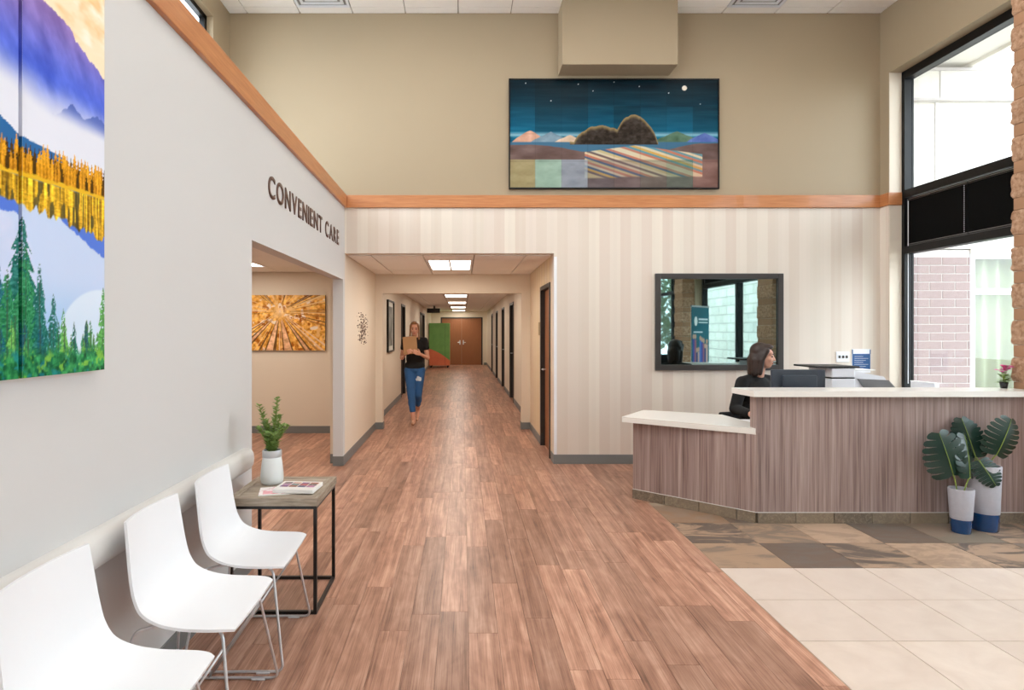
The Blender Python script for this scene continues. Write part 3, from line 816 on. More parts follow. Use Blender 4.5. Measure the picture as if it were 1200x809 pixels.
# ------------------------------------------------------------------ white shell chairs
def make_chair():
    t=thing('shell_chair','','chair')
    prof=crom([(-.225,.838),(-.212,.74),(-.200,.65),(-.182,.565),(-.145,.500),(-.075,.462),(.01,.450),(.09,.451),(.145,.455),(.185,.458),(.208,.457)],46)
    hw=crom([(.196,),(.203,),(.210,),(.217,),(.225,),(.232,),(.236,),(.238,),(.236,),(.228,),(.216,)],46)[:,0]
    NU,NV=len(prof),21
    P=np.zeros((NU,NV,3))
    for i in range(NU):
        k=i/(NU-1)
        tg=prof[min(i+1,NU-1)]-prof[max(i-1,0)]; tg/=np.linalg.norm(tg)
        nr=np.array([-tg[1],tg[0]])                         # towards the sitter
        if nr[0]<0 and k<.4: nr=-nr
        if nr[1]<0 and k>=.4: nr=-nr
        depth=.030 if k<.5 else .030*(1-(k-.5)*1.7)
        for j in range(NV):
            s=j/(NV-1)*2-1
            c=abs(s)**2.2*depth
            P[i,j]=(prof[i][0]+nr[0]*c, s*hw[i], prof[i][1]+nr[1]*c)
    # rounded top corners of the back
    N=np.zeros_like(P)
    du=np.gradient(P,axis=0); dv=np.gradient(P,axis=1); N=np.cross(du,dv); N/=np.linalg.norm(N,axis=2,keepdims=True)
    Q=P-N*.010 if N[NU//5,NV//2,0]>0 else P+N*.010
    m=MB(); vs=[tuple(p) for p in P.reshape(-1,3)]+[tuple(p) for p in Q.reshape(-1,3)]; n=NU*NV; fs=[]
    for i in range(NU-1):
        for j in range(NV-1):
            a=i*NV+j; fs.append((a,a+1,a+NV+1,a+NV)); fs.append((n+a,n+a+NV,n+a+NV+1,n+a+1))
    rim=[j for j in range(NV)]+[i*NV+NV-1 for i in range(1,NU)]+[(NU-1)*NV+j for j in range(NV-2,-1,-1)]+[i*NV for i in range(NU-2,0,-1)]
    for a,b in zip(rim,rim[1:]+rim[:1]): fs.append((b,a,n+a,n+b))
    m.add(vs,fs); me=m.mesh('shell',M['white_plastic'],True)
    bm=bmesh.new(); bm.from_mesh(me); bmesh.ops.recalc_face_normals(bm,faces=bm.faces); bm.to_mesh(me); bm.free()
    me.set_sharp_from_angle(angle=math.radians(50)); link('shell',me,t)
    for s in (-1,1):
        yt,yf=.185*s,.262*s
        q=MB().tube(fillet([(-.05,.10*s,.437),(-.175,yt,.437),(-.235,yf,.008),(.218,yf,.008),(.150,yt,.437),(.03,.10*s,.437)],.035,6),.0062,8)
        part('sled_leg',q,M['chrome'],t,True)
        part('brace',MB().tube([(.158,.195*s,.38),(-.09,yf,.010)],.0052,8),M['chrome'],t,True)
        part('glide',MB().bbox(.10,.16,yf-.009,yf+.009,0,.008,.002),M['off_white_plastic'],t)
    part('seat_mount',MB().bbox(-.10,.06,-.12,.12,.426,.440,.004),M['black_plastic'],t)
    part('crossbar',MB().tube([(-.05,-.10,.437),(-.05,.10,.437)],.0062,8).tube([(.03,-.10,.437),(.03,.10,.437)],.0062,8),M['chrome'],t,True)
    return t
chair=make_chair()
CH=[((-1.03,2.945,0),0.02,'white shell chair on chrome sled legs right beside the side table'),
    ((-1.03,2.375,0),0,'white shell chair on chrome sled legs, the middle of the row of three'),
    ((-1.03,1.765,0),0,'white shell chair on chrome sled legs, farthest from the side table')]
for i,(l,r,lab) in enumerate(CH):
    o=chair if i==0 else copy_tree(chair)
    o.location=l; o.rotation_euler=(0,0,r); o['label']=lab; o['group']='white chairs along the left wall'

# wall bumper rail
t=thing('wall_rail','pale rounded bumper rail fixed along the left wall behind the chairs','wall rail',(XL,0,.745))
prof=[(0,-.065),(.03,-.068),(.052,-.058),(.066,-.035),(.070,0),(.066,.035),(.052,.058),(.03,.068),(0,.065)]
q=MB(); ys=[-3.5,3.70,3.725,3.742,3.75]; sc_=[1,1,.95,.8,.5]
vs=[(a*k,y,b*(k*.6+.4)) for y,k in zip(ys,sc_) for a,b in prof]; n=len(prof); fs=[]
for i in range(len(ys)-1):
    for k in range(n): fs.append((i*n+k,i*n+(k+1)%n,(i+1)*n+(k+1)%n,(i+1)*n+k))
fs+=[tuple(range(n-1,-1,-1)),tuple(range((len(ys)-1)*n,len(ys)*n))]
part('bumper',q.add(vs,fs),M['rail'],t,sharp=60)

# ------------------------------------------------------------------ side table and what lies on it
TX,TY,TZ=-1.03,3.48,.632
t=thing('side_table','small side table with grey wood top on a black metal cube frame','side table',(TX,TY,0))
h=.238; r=.009
for x,y in ((-1,-1),(1,-1),(1,1),(-1,1)):
    part('leg',MB().box(x*(h-r)-r,x*(h-r)+r,y*(h-r)-r,y*(h-r)+r,0,.590),M['black_metal'],t)
for z in (.0,.572):
    for s in (-1,1):
        part('bar',MB().box(-h+2*r,h-2*r,s*(h-r)-r,s*(h-r)+r,z,z+2*r),M['black_metal'],t)
        part('bar',MB().box(s*(h-r)-r,s*(h-r)+r,-h+2*r,h-2*r,z,z+2*r),M['black_metal'],t)
H=.245; b=.045
for k in range(4):
    m=MB().prism([(-H,-H),(H,-H),(H-b,-H+b),(-H+b,-H+b)],.590,TZ)
    part('edge_board',m,M['table_wood'],t,rot=(0,0,k*PI/2))
for k in range(4):
    w_=(2*(H-b))/4; part('top_board',MB().box(-H+b+.002,H-b-.002,.0,w_-.003,.594,TZ-.0005),M['table_wood'],t,loc=(0,-H+b+k*w_,0))
# vase with greenery
VX,VY=-1.135,3.56; vz=TZ
t=thing('vase_plant','white vase with a silver rim holding leafy green sprigs on the side table','vase',(VX,VY,vz))
part('vase',MB().lathe([(.001,0),(.052,0),(.062,.006),(.067,.03),(.066,.06),(.060,.12),(.053,.165),(.050,.172),(.046,.172),(.044,.15),(.001,.14)],cap=False),M['vase_white'],t,sharp=50)
part('rim',MB().lathe([(.0535,.158),(.056,.162),(.056,.196),(.0535,.200),(.049,.200),(.047,.165)],cap=False),M['silver'],t,sharp=40)
random.seed(11)
lf=MB(); stm=MB()
def leaf_quad(mb,p,d,up,L,w):
    d=d.normalized(); s=d.cross(up)
    s=s.normalized() if s.length>1e-4 else Vector((1,0,0)); n=s.cross(d)
    mb.add([p,p+d*L*.45+s*w+n*w*.25,p+d*L,p+d*L*.45-s*w+n*w*.25,p+d*L*.5-n*w*.1],[(0,1,4),(1,2,4),(2,3,4),(3,0,4)])
stems=[((.0,.0),(.03,-.02,.34)),((-.01,.0),(-.055,.0,.29)),((.01,.01),(.02,.05,.22)),((.01,-.01),(.055,-.03,.17)),((-.01,-.01),(-.045,-.05,.16)),((0,0),(.0,-.06,.13)),((0,.01),(-.05,.05,.19)),((.01,0),(.06,.03,.15)),((0,0),(-.015,-.03,.2)),((0,0),(.03,-.055,.12))]
for (a,(ex,ey,ez)) in stems:
    p0=Vector((a[0],a[1],.15)); p3=Vector((ex*1.35,ey*1.3,.19+ez*.92)); p1=p0+Vector((0,0,.1)); 
    path=[]
    for k in range(12):
        u=k/11; path.append(p0*(1-u)**2+p1*2*u*(1-u)+p3*u*u)
    stm.tube(path,.0022,5)
    n=int(12+ez*70)
    for k in range(n):
        u=.20+.80*k/(n-1); i=min(int(u*11),10); p=path[i].lerp(path[i+1],u*11-i)
        for s in range(2):
            an=k*1.9+s*PI+random.uniform(-.4,.4)
            leaf_quad(lf,p,Vector((math.cos(an),math.sin(an),.55+random.uniform(-.3,.5))),Vector((0,0,1)),random.uniform(.026,.038),random.uniform(.010,.015))
part('stem',stm,M['leaf_rib'],t); tag(part('foliage',lf,M['leaf_light'],t),kind='stuff')
# magazines
def cover(name,w,l,fn,mat='print_gloss',n=90):
    u=np.linspace(0,1,n); U,V=np.meshgrid(u,u,indexing='ij')
    pos=np.stack([(U-.5)*w,(V-.5)*l,np.zeros_like(U)],-1)
    return print_mesh(name,pos,fn(U,V),M[mat])
def cov_a(U,V):
    c=full(U.shape,(246,240,240))
    c=blend(c,((U>.08)&(U<.5)&(V>.1)&(V<.5)).astype(float)*.7,(232,150,165)); c=blend(c,(fbm(U*9,V*9,3)>.6)*.35,(205,90,110)); 
    return c
def cov_b(U,V):
    c=full(U.shape,(236,234,232)); rng=random.Random(4)
    cols=[(120,70,150),(196,120,170),(70,60,80),(160,90,60),(90,140,150),(210,170,150),(60,80,120),(190,80,90)]
    k=0
    for i in range(4):
        for j in range(3):
            u0,v0=.07+i*.225,.30+j*.2
            m=((U>u0)&(U<u0+.205)&(V>v0)&(V<v0+.18)).astype(float)
            c=blend(c,m,cols[k%8]); c=blend(c,m*(fbm(U*20,V*20,k)>.55)*.5,cols[(k+3)%8]); k+=1
    return c
mz=TZ
t=thing('magazine','thin pink and white magazine lying under the thick one','magazine',(-1.03,3.385,mz),.25)
part('pages',MB().box(-.115,.115,-.085,.085,.0,.005),M['paper'],t); link('cover',cover('cover',.226,.166,cov_a),t,(0,0,.0056))
t=thing('magazine','thick magazine with a grid of small photos on its cover','magazine',(-.935,3.40,mz+.0064),-.08)
part('pages',MB().bbox(-.115,.115,-.09,.09,0,.022,.002),M['paper'],t); link('cover',cover('cover',.226,.176,cov_b),t,(0,0,.0226))

# ------------------------------------------------------------------ wall sign
def sign_letters(text,y0,y1,zb,cap):
    t=thing('wall_sign','raised brown capital letters reading CONVENIENT CARE above the opening','sign',(XL,y0,zb))
    cu=bpy.data.curves.new('tmp','FONT'); cu.body='H'; cu.size=1; cu.extrude=.0; cu.offset=.012
    to=bpy.data.objects.new('tmp',cu); COL.objects.link(to)
    def outline(s):
        cu.body=s; dg=bpy.context.evaluated_depsgraph_get(); dg.update()
        me=bpy.data.meshes.new_from_object(to.evaluated_get(dg)); return me
    hm=outline('H'); capH=max(v.co.y for v in hm.vertices)
    meshes=[]; xcur=0
    for ch in text:
        if ch==' ': xcur+=.42; meshes.append(None); continue
        me=outline(ch); xs=[v.co.x for v in me.vertices]; a,b=min(xs),max(xs)
        meshes.append((ch,me,xcur-a)); xcur+=b-a+.17
    total=xcur-.17; ky=(y1-y0)/total; kz=cap/capH
    for e in meshes:
        if e is None: continue
        ch,me,off=e; bm=bmesh.new(); bm.from_mesh(me)
        r=bmesh.ops.extrude_face_region(bm,geom=bm.faces[:]); up=[g for g in r['geom'] if isinstance(g,bmesh.types.BMVert)]
        for v in up: v.co.z+=.007
        for v in bm.verts: x,y,z=v.co; v.co=Vector((z+.0005,(x+off)*ky,y*kz))
        bmesh.ops.recalc_face_normals(bm,faces=bm.faces)
        m2=bpy.data.meshes.new('letter'); bm.to_mesh(m2); bm.free(); m2.materials.append(M['letter_brown'])
        o=link('letter',m2,t); o['label']='letter '+ch
        bpy.data.meshes.remove(me)
    bpy.data.objects.remove(to)
sign_letters('CONVENIENT CARE',4.19,6.57,2.487,.155)

# cluster of small dark wall lettering in the hallway, too small to read
random.seed(5); q=MB()
for k in range(260):
    y=random.gauss(8.15,.2); z=random.gauss(1.56,.12)
    if abs(y-8.15)>.45 or abs(z-1.56)>.22: continue
    s=random.uniform(.007,.016)
    for j in range(random.randint(2,6)):
        yy=y+j*s*.85; zz=z
        q.box(0.0005,.003,yy,yy+s*.2,zz,zz+s)
        if random.random()<.6: q.box(.0005,.003,yy,yy+s*.6,zz+s*random.choice((0,.45,.85)),zz+s*random.choice((0,.45,.85))+s*.18)
t=thing('wall_decal','small cluster of dark decal lettering on the near hallway wall','wall decal',(XL,8.15,1.56))
tag(part('lettering',q.move(0,-8.15,-1.56),M['letter_brown'],t),kind='stuff')

# ------------------------------------------------------------------ pictures
# mountain lake canvases
def lake(Y,Z):
    c=full(Y.shape,(255,232,200)); f=fbm(Y*7,Z*14,1)
    c=blend(c,sstep(.5,.8,f)*.75,(250,190,124)); c=blend(c,sstep(.55,.8,fbm(Y*9+4,Z*16,9)),(255,244,226))
    ridge=np.interp(Y,[1.2,1.75,1.888,2.014,2.127,2.203,2.3],[2.80,2.64,2.586,2.562,2.50,2.478,2.45])+(.03*(fbm(Y*40,Y*0,2)-.5))
    mt=sstep(-.002,.004,ridge-Z)
    k=sstep(2.6,2.34,Z)
    mcol=full(Y.shape,(150,122,190))*(1-k)[...,None]+np.array((72,98,214.))*k[...,None]
    mcol=mcol+((fbm(Y*16+Z*10,Z*9-Y*6,3)-.5)*70)[...,None]
    c=blend(c,mt,mcol)
    mist=sstep(2.36,2.22,Z+.05*(fbm(Y*6,Z*6,4)-.5)-np.where(Y<1.95,(1.95-Y)*.18,0))
    c=blend(c,mist,(228,232,246))
    r2=np.interp(Y,[1.2,1.95,2.03,2.1,2.16,2.3],[2.2,2.25,2.31,2.285,2.318,2.30])+.02*(fbm(Y*70,Y*0+3,5)-.5)
    c=blend(c,sstep(0,.004,r2-Z)*sstep(2.235,2.31,Z)*.9*(Y>1.93),(82,104,188))
    hill=np.interp(Y,[1.2,1.711,1.79,1.99,2.08],[2.22,2.165,2.13,2.118,2.05])+.008*(fbm(Y*90,Y*0,6)-.5)
    c=blend(c,sstep(0,.003,hill-Z),(46,108,168))
    # golden spruces
    for layer,(wd,base,amp,sh) in enumerate(((.019,2.095,.035,0),(.024,2.075,.04,.4),(.016,2.06,.03,.8))):
        u=Y/wd+sh; i=np.floor(u); fr=u-i-.5
        hsh=np.mod(np.sin(i*127.1+layer*31)*43758.5,1)
        top=base+np.interp(Y,[1.7,2.2],[.0,.035])+amp*hsh
        prof=top-np.abs(fr)*wd*(4.2+1.2*np.sin(Z*420))
        m=sstep(0,.004,prof-Z)*(Z>1.98)
        col=full(Y.shape,(222,158,44))+((hsh-.5)*70)[...,None]*np.array((1,.9,.4))
        col=col-(np.clip(np.abs(fr)*1.5,0,1)*65)[...,None]+((fbm(Y*160,Z*160,layer)-.5)*90)[...,None]*np.array((1,.85,.3))
        col=np.where((hsh<.4)[...,None],col*.42,col)
        c=blend(c,m,col)
    shore=2.022+np.interp(Y,[1.7,2.2],[-.01,.012])
    c=blend(c,sstep(-.002,.002,shore+.004+.014*(fbm(Y*60,Y*0,50)-.5)-Z)*(Z>shore-.02),(232,186,40))
    low=sstep(.002,-.002,Z-shore+.01)
    wat=full(Y.shape,(196,214,246)); k=sstep(1.75,1.45,Z)
    wat=wat*(1-k)[...,None]+np.array((150,196,238.))*k[...,None]
    wat=blend(wat,sstep(.5,.75,fbm(Y*5,Z*7,12))*.5,(226,222,248))
    c=blend(c,low,wat)
    bl=np.interp(Y,[1.2,1.79,1.80,1.93,2.0,2.2,2.3],[1.885,1.89,1.95,1.93,1.895,1.805,1.78])+.02*(fbm(Y*60,Z*8,13)-.5)
    c=blend(c,low*sstep(0,.006,Z-bl),(84,122,220))
    u=Y/.013; hs=vnoise(u,Y*0+.5,21); rb_=np.interp(Y,[1.7,1.85,2.0,2.2],[1.925,1.915,1.895,1.872])+.045*(hs-.5)
    rc=full(Y.shape,(206,160,36))+((vnoise(Y/.007,Z*9,22)-.5)*200)[...,None]*np.array((1,.85,.3))+((fbm(Y*90,Z*220,24)-.5)*110)[...,None]*np.array((1,.9,.5)); rc=blend(rc,sstep(.62,.7,vnoise(Y/.011,Z*14+3,25))*.75,(64,62,40))
    c=blend(c,low*sstep(0,.008,Z-rb_),np.clip(rc,20,250))
    arch=((Y-2.2)/.24)**2+((Z-1.50)/.19)**2
    c=blend(c,low*sstep(1.05,.95,arch)*.8,(222,236,252))
    # young pines in front
    rng=random.Random(3)
    trees=[(1.80,1.885,.075),(1.815,1.80,.06),(1.874,1.752,.045),(1.936,1.66,.045),(1.985,1.615,.04),(2.04,1.572,.04),(2.105,1.575,.045),(2.13,1.56,.04),(2.205,1.70,.05),(2.17,1.54,.04),(1.74,1.72,.06),(1.70,1.76,.06),(1.66,1.70,.05),(1.77,1.62,.05),(1.60,1.80,.06),(1.52,1.70,.06),(1.44,1.76,.06)]
    trees+=[(1.38+.85*rng.random(),1.46+.12*rng.random(),.045) for _ in range(46)]
    for n,(ty,tz,w_) in enumerate(sorted(trees,key=lambda t:-t[1])):
        d=tz-Z; wob=.25+.85*vnoise(Z*75+n*3.3+np.abs(Y-ty)*95,np.sign(Y-ty)*2.5+n,60)
        wid=w_*1.15*np.clip(d/.22,0,1)**.8*wob+.0025
        m=(d>0)*sstep(0,.004,wid-np.abs(Y-ty))
        br=fbm(Y*150+np.abs(Y-ty)*80,Z*190,30+n,3); g=np.array([(24,106,98),(40,130,84),(84,160,76),(18,92,110),(104,176,84)][n%5],float)
        col=full(Y.shape,g)+((br-.5)*130)[...,None]
        col=blend(col,(np.abs(Y-ty)<.003)*.6,(58,70,60))
        c=blend(c,m*sstep(.40,.52,br+.04+.25*np.clip(d/.3,0,1)),np.clip(col,5,235))
    dense=sstep(1.50,1.45,Z+.05*(fbm(Y*30,Z*30,41)-.5)); dn_=fbm(Y*70,Z*55,42)
    dc=full(Y.shape,(30,120,70))+((dn_-.5)*210)[...,None]*np.array((.7,1,.55))
    dc=blend(dc,sstep(.6,.7,fbm(Y*45+9,Z*40,43))*.8,(150,205,70)); dc=blend(dc,sstep(.62,.72,fbm(Y*35,Z*35,44))*.7,(20,130,160))
    return blend(c,dense*.88,np.clip(dc,8,240))
for k,(a,b_,lab) in enumerate(((1.80,2.212,'tall mountain lake canvas with peach sky, nearer the opening'),(1.372,1.784,'tall mountain lake canvas left of its twin on the wall'))):
    t=thing('wall_canvas',lab,'picture',(XL,(a+b_)/2,1.397),group='mountain lake canvases on the left wall')
    hgt=1.46; hwid=(b_-a)/2
    part('stretcher',MB().box(.001,.036,-hwid,hwid,0,hgt),M['paper'],t)
    ny,nz=110,380
    # face plus wrapped side edges
    yy=np.linspace(a,b_,ny); zz=np.linspace(1.397,1.397+hgt,nz); Yg,Zg=np.meshgrid(yy,zz,indexing='ij')
    pos=np.stack([np.full_like(Yg,.0385),Yg-(a+b_)/2,Zg-1.397],-1)
    link('print',print_mesh('print',pos,lake(Yg,Zg),M['print_gloss']),t)
    for e_,sg in ((a,-1),(b_,1)):
        xx=np.linspace(.002,.0385,8); Xg,Z2=np.meshgrid(xx,zz,indexing='ij'); inn=e_-sg*(.0385-Xg)
        pos=np.stack([Xg,np.full_like(Xg,e_-(a+b_)/2+sg*.0008),Z2-1.397],-1)
        link('side_print',print_mesh('side_print',pos,lake(inn,Z2),M['print_gloss']),t)
# autumn trees seen from below
def aspen(U,V):
    x=(U+2.74)/1.0; y=(V-1.83)/1.0; r=np.hypot(x,y)+1e-4; th=np.arctan2(y,x)
    n=fbm(x*26,y*26,1); c=full(U.shape,(232,172,82))+((n-.5)*150)[...,None]*np.array((.9,1,.8))
    c=blend(c,sstep(.56,.72,fbm(x*14,y*14,2)),(238,190,120)); c=blend(c,sstep(.62,.72,fbm(x*12+5,y*12,3))*.85,(244,232,226)); c=blend(c,sstep(.60,.75,fbm(x*16+9,y*16+2,4)),(170,96,30))
    c=blend(c,sstep(.16,.0,r)*.6,(246,222,196))
    rng=random.Random(9)
    for k in range(64):
        a=rng.uniform(-PI,PI); w_=rng.uniform(.008,.028); st=rng.uniform(.06,.22)
        dth=np.abs(np.mod(th-a+PI,2*PI)-PI); m=sstep(w_,w_*.5,dth)*sstep(st,st+.05,r)
        shade=[(92,62,40),(240,206,150),(170,116,60),(236,206,176)][k%4]
        c=blend(c,m*.85,shade)
    for a,w_ in ((-1.83,.10),(-1.36,.11),(-.95,.05),(-2.35,.05),(2.3,.03),(.5,.025)):
        dth=np.abs(np.mod(th-a+PI,2*PI)-PI)
        bark=full(U.shape,(226,178,138))+((fbm(r*30,th*9,int(a*10)+40)-.5)*110)[...,None]
        c=blend(c,sstep(w_,w_*.8,dth)*sstep(.10,.16,r)*.95,bark); c=blend(c,sstep(.025,.012,np.abs(dth-w_))*sstep(.1,.2,r)*.8,(84,58,30))
    return np.clip(c,0,255)
def flat_print(x0,x1,z0,z1,nx,nz,fn,mat='print'):
    u=np.linspace(x0,x1,nx); v=np.linspace(z0,z1,nz); U,V=np.meshgrid(u,v,indexing='ij')
    pos=np.stack([U-(x0+x1)/2,np.zeros_like(U),V-z0],-1); return print_mesh('print',pos,fn(U,V),M[mat])
t=thing('wall_canvas','canvas of golden autumn trees seen from below in the care area','picture',(-2.69,9.0,1.246))
part('stretcher',MB().box(-.63,.63,-.038,-.001,0,.832),M['black_frame'],t)
o=link('print',flat_print(-3.32,-2.06,1.246,2.078,300,200,aspen),t,(0,-.0385,0))
# generic night landscape with patchwork ground (plain stand-in)
def night(U,V):
    u=(U-.535)/2.425; v=(V-3.18)/1.27
    k=sstep(.45,1.0,v); c=full(U.shape,(6,84,112))*(1-k)[...,None]+np.array((0,26,36.))*k[...,None]
    c=c+((fbm(u*6,v*40,1)-.5)*26)[...,None]
    cell=vnoise(np.floor(u*8)+.0,np.floor(v*4)+.0,8); c=c*(.86+.28*cell)[...,None]
    c=blend(c,sstep(.024,.021,np.hypot((u-.835)*1.91,v-.915)),(228,220,206))
    for sx,sy in ((.08,.96),(.2,.80),(.40,.89),(.5,.97),(.76,.87),(.62,.93),(.33,.95),(.91,.77)): c=blend(c,sstep(.006,.003,np.hypot((u-sx)*1.91,v-sy)),(220,228,232))
    c=blend(c,sstep(.46,.49,v)*sstep(.53,.49,v)*.8,(150,190,206))
    for x0,w_,h_,col in ((.10,.09,.535,(196,150,128)),(.2,.10,.52,(112,136,152)),(.29,.08,.49,(206,180,156)),(.46,.14,.515,(176,104,78)),(.80,.12,.525,(84,112,92)),(.93,.09,.51,(84,104,168))):
        top=.42+(h_-.42)*np.clip(1-np.abs(u-x0)/w_,0,1)**.8+.012*(fbm(u*50,u*0,4)-.5)
        c=blend(c,sstep(0,.006,top-v)*(v>.41),np.clip(full(U.shape,col)+((fbm(u*30,v*20,5)-.5)*50)[...,None],0,255))
    c=blend(c,sstep(.43,.42,v),(62,104,132))
    dune=.36+.05*np.sin(u*7+1)+.03*(fbm(u*8,u*0,6)-.5)
    c=blend(c,sstep(0,.008,dune-v),np.clip(full(U.shape,(104,84,80))+((fbm(u*10,v*14,7)-.5)*60)[...,None],0,255))
    # dark wooded knoll
    kn=.42+np.maximum.reduce([.17*np.clip(1-((u-.44)/.13)**2,0,1)**.8,.25*np.clip(1-((u-.60)/.11)**2,0,1)**.8,.12*np.clip(1-((u-.52)/.2)**2,0,1)])+.05*(fbm(u*22,u*0,9)-.5)
    kc=full(U.shape,(50,42,36))+((fbm(u*60,v*40,10)-.5)*60)[...,None]; kc=blend(kc,sstep(.05,.0,kn-v)*.8,(176,152,100))
    c=blend(c,sstep(0,.006,kn-v)*(v>.40)*(np.abs(u-.5)<.21),np.clip(kc,0,255))
    # terraced fields of coloured strips
    band=np.floor((u*1.2+v*1.9)*26); hs=np.mod(np.sin(band*78.2)*4375.5,1)
    pal=np.array([(206,186,132),(96,150,160),(196,120,96),(222,206,170),(110,92,90),(150,176,128),(70,96,128),(216,170,80)],float)
    fc=pal[(hs*7.99).astype(int)]
    fm=sstep(.0,.01,.40-v-.25*np.abs(u-.60))*sstep(.0,.02,v-.10+.22*(u-.55)*-1*(u<.55)-(.2*(.5-u))*(u<.5))*(u>.36)*(u<.92)
    c=blend(c,fm*.85,fc)
    # patchwork along the lower edge
    pal2=np.array([(160,150,106),(150,186,168),(140,152,166),(70,78,92),(96,88,94),(84,92,84),(72,104,92),(170,110,94)],float)
    ci=np.clip(np.floor(u*8),0,7).astype(int); lowm=sstep(.27,.262,v)*(.35+.6*np.mod(np.sin((ci+1)*12.9)*437.5,1))
    c=blend(c,np.where(ci<3,np.maximum(lowm,.8*sstep(.27,.262,v)),lowm*.6),np.clip(pal2[ci]+((fbm(u*20,v*20,11)-.5)*44)[...,None],0,255))
    edge=(np.minimum(np.mod(u*8,1),1-np.mod(u*8,1))<.012)|(np.minimum(np.mod(v*4,1),1-np.mod(v*4,1))<.012)
    return np.clip(c*(1-.08*edge[...,None]),0,255)
t=thing('framed_picture','large night landscape picture with a pale moon above the back wall trim','picture',(1.7475,YB,3.18))
part('backing',MB().box(-1.205,1.205,-.030,-.004,.012,1.258),M['black_frame'],t)
for bx in ((-1.2125,-1.2,0,1.27),(1.2,1.2125,0,1.27),(-1.2,1.2,0,.014),(-1.2,1.2,1.256,1.27)): part('frame_bar',MB().box(bx[0],bx[1],-.04,-.002,bx[2],bx[3]),M['black_frame'],t)
link('print',flat_print(.5475,2.9475,3.194,4.436,420,220,night),t,(0,-.0305,.014))
# framed print in the far hallway
t=thing('framed_picture','narrow black framed grey print on the far hallway wall','picture',(XHL,11.65,1.13))
part('frame',MB().box(.002,.04,-.48,.48,0,.03).box(.002,.04,-.48,.48,.97,1.0).box(.002,.04,-.48,-.45,.03,.97).box(.002,.04,.45,.48,.03,.97),M['black_frame'],t)
u=np.linspace(-.45,.45,60); v=np.linspace(.03,.97,60); U,V=np.meshgrid(u,v,indexing='ij')
g=120+120*(fbm(U*7,V*7,3)-.5); g=np.where((np.abs(U)>.36)|(np.abs(V-.5)>.38),214,g)
link('print',print_mesh('print',np.stack([np.full_like(U,.012),U,V],-1),np.stack([g,g,g*.97],-1),M['print']),t)

# ------------------------------------------------------------------ vending machine, hanging sign, door plate
t=NT('vending_wrap'); ob=t.obj(); sx=t.n('ShaderNodeSeparateXYZ'); t.set(sx,0,ob)
edge=t.math('SUBTRACT',.80,t.math('ADD',t.math('MULTIPLY',sx.outputs[0],.30),t.math('MULTIPLY',t.math('MULTIPLY',sx.outputs[0],sx.outputs[0]),.32)))
f=t.math('GREATER_THAN',sx.outputs[2],edge)
gc=t.mix(t.noise(ob,3.5),lin(96,160,84),lin(140,200,112)); oc=t.mix(t.noise(ob,4),lin(222,104,74),lin(244,146,104))
M['vending_wrap']=t.fin(t.mix(f,oc,gc),.35)
t=thing('vending_machine','green and orange vending machine against the far hallway wall','vending machine',(XHL+.02,25.0,0))
part('cabinet',MB().bbox(0,.66,0,.95,.09,1.87,.01),M['vending_wrap'],t); part('door',MB().bbox(.665,.86,0,.95,.09,1.87,.01),M['vending_wrap'],t)
part('door_gap',MB().box(.655,.67,.01,.94,.1,1.86),M['black_plastic'],t)
for x in (.05,.75):
    for y in (.06,.85): part('foot',MB().box(x,x+.06,y,y+.06,0,.09),M['black_metal'],t)
t=thing('hanging_sign','dark sign hanging from the far hallway ceiling','sign',(-1.0,21.2,2.24))
part('panel',MB().box(-.26,.2,-.03,.03,-.06,.10),M['exit_dark'],t); part('stem',MB().box(-.03,.03,-.02,.02,.10,.195),M['exit_dark'],t)
tag(part('room_plate',MB().bbox(-.006,0,-.05,.05,-.09,.09,.002),M['brass_sign'],None,loc=(XH-.0005,8.24,1.57)),'small brass room plate beside the brown hallway door','sign')

# ------------------------------------------------------------------ monstera vases in front of the desk
def monstera(mb_blade,mb_rib,base,tip,nrm,width,lobes=8,cut=.5,seed=0):
    base=Vector(base); tip=Vector(tip); n=Vector(nrm).normalized(); ax=tip-base; L=ax.length; ax.normalize(); side_=ax.cross(n).normalized(); n=side_.cross(ax)
    rng=random.Random(seed)
    def prof(t): return width*(math.sin(PI*min(1,(t*.80+.19)))**.55)
    def P(t,s,sg):
        sweep=.22*s*s-.26*s*(1-t)
        bend=-.10*L*(t-.3)**2-.16*abs(s)**1.6*width
        return base+ax*(L*(t+sweep*(.8-.5*t)))+side_*(sg*s*prof(t))+n*bend
    for sg in (-1,1):
        for k in range(lobes):
            t0,t1=k/lobes,(k+1)/lobes; c=(t0+t1)/2+rng.uniform(-.01,.01)
            rows=[]
            for s in (0,cut,.72,.9,1.0):
                wf=1 if s<=cut else (.86 if s<.8 else (.78 if s<.95 else .34))
                a=c+(t0-c)*wf; b_=c+(t1-c)*wf
                rows.append([P(a,s,sg),P((a+b_)/2,s,sg),P(b_,s,sg)])
            vs=[p for r_ in rows for p in r_]; fs=[]
            for i in range(4):
                for j in range(2):
                    a=i*3+j; fs.append((a,a+1,a+4,a+3) if sg>0 else (a,a+3,a+4,a+1))
            mb_blade.add(vs,fs)
    mb_rib.tube([P(t,0,1)+n*.001 for t in (0,.2,.4,.6,.8,1.0)],[.004,.0035,.003,.0025,.002,.001],6)
def leaf_on(parent,root_pt,base,tip,nrm,w,lobes=8,cut=.5,seed=0):
    bl,rb_=MB(),MB(); monstera(bl,rb_,base,tip,nrm,w,lobes,cut,seed)
    lf=part('leaf',bl,M['leaf_dark'],parent,True)
    part('midrib',rb_,M['leaf_rib'],lf,True)
    r0,b=Vector(root_pt),Vector(base); mid=(r0+b)/2+Vector((0,0,.04))
    part('stalk',MB().tube([r0*(1-u)**2+mid*2*u*(1-u)+b*u*u for u in [k/8 for k in range(9)]],.0045,6),M['leaf_rib'],lf,True)
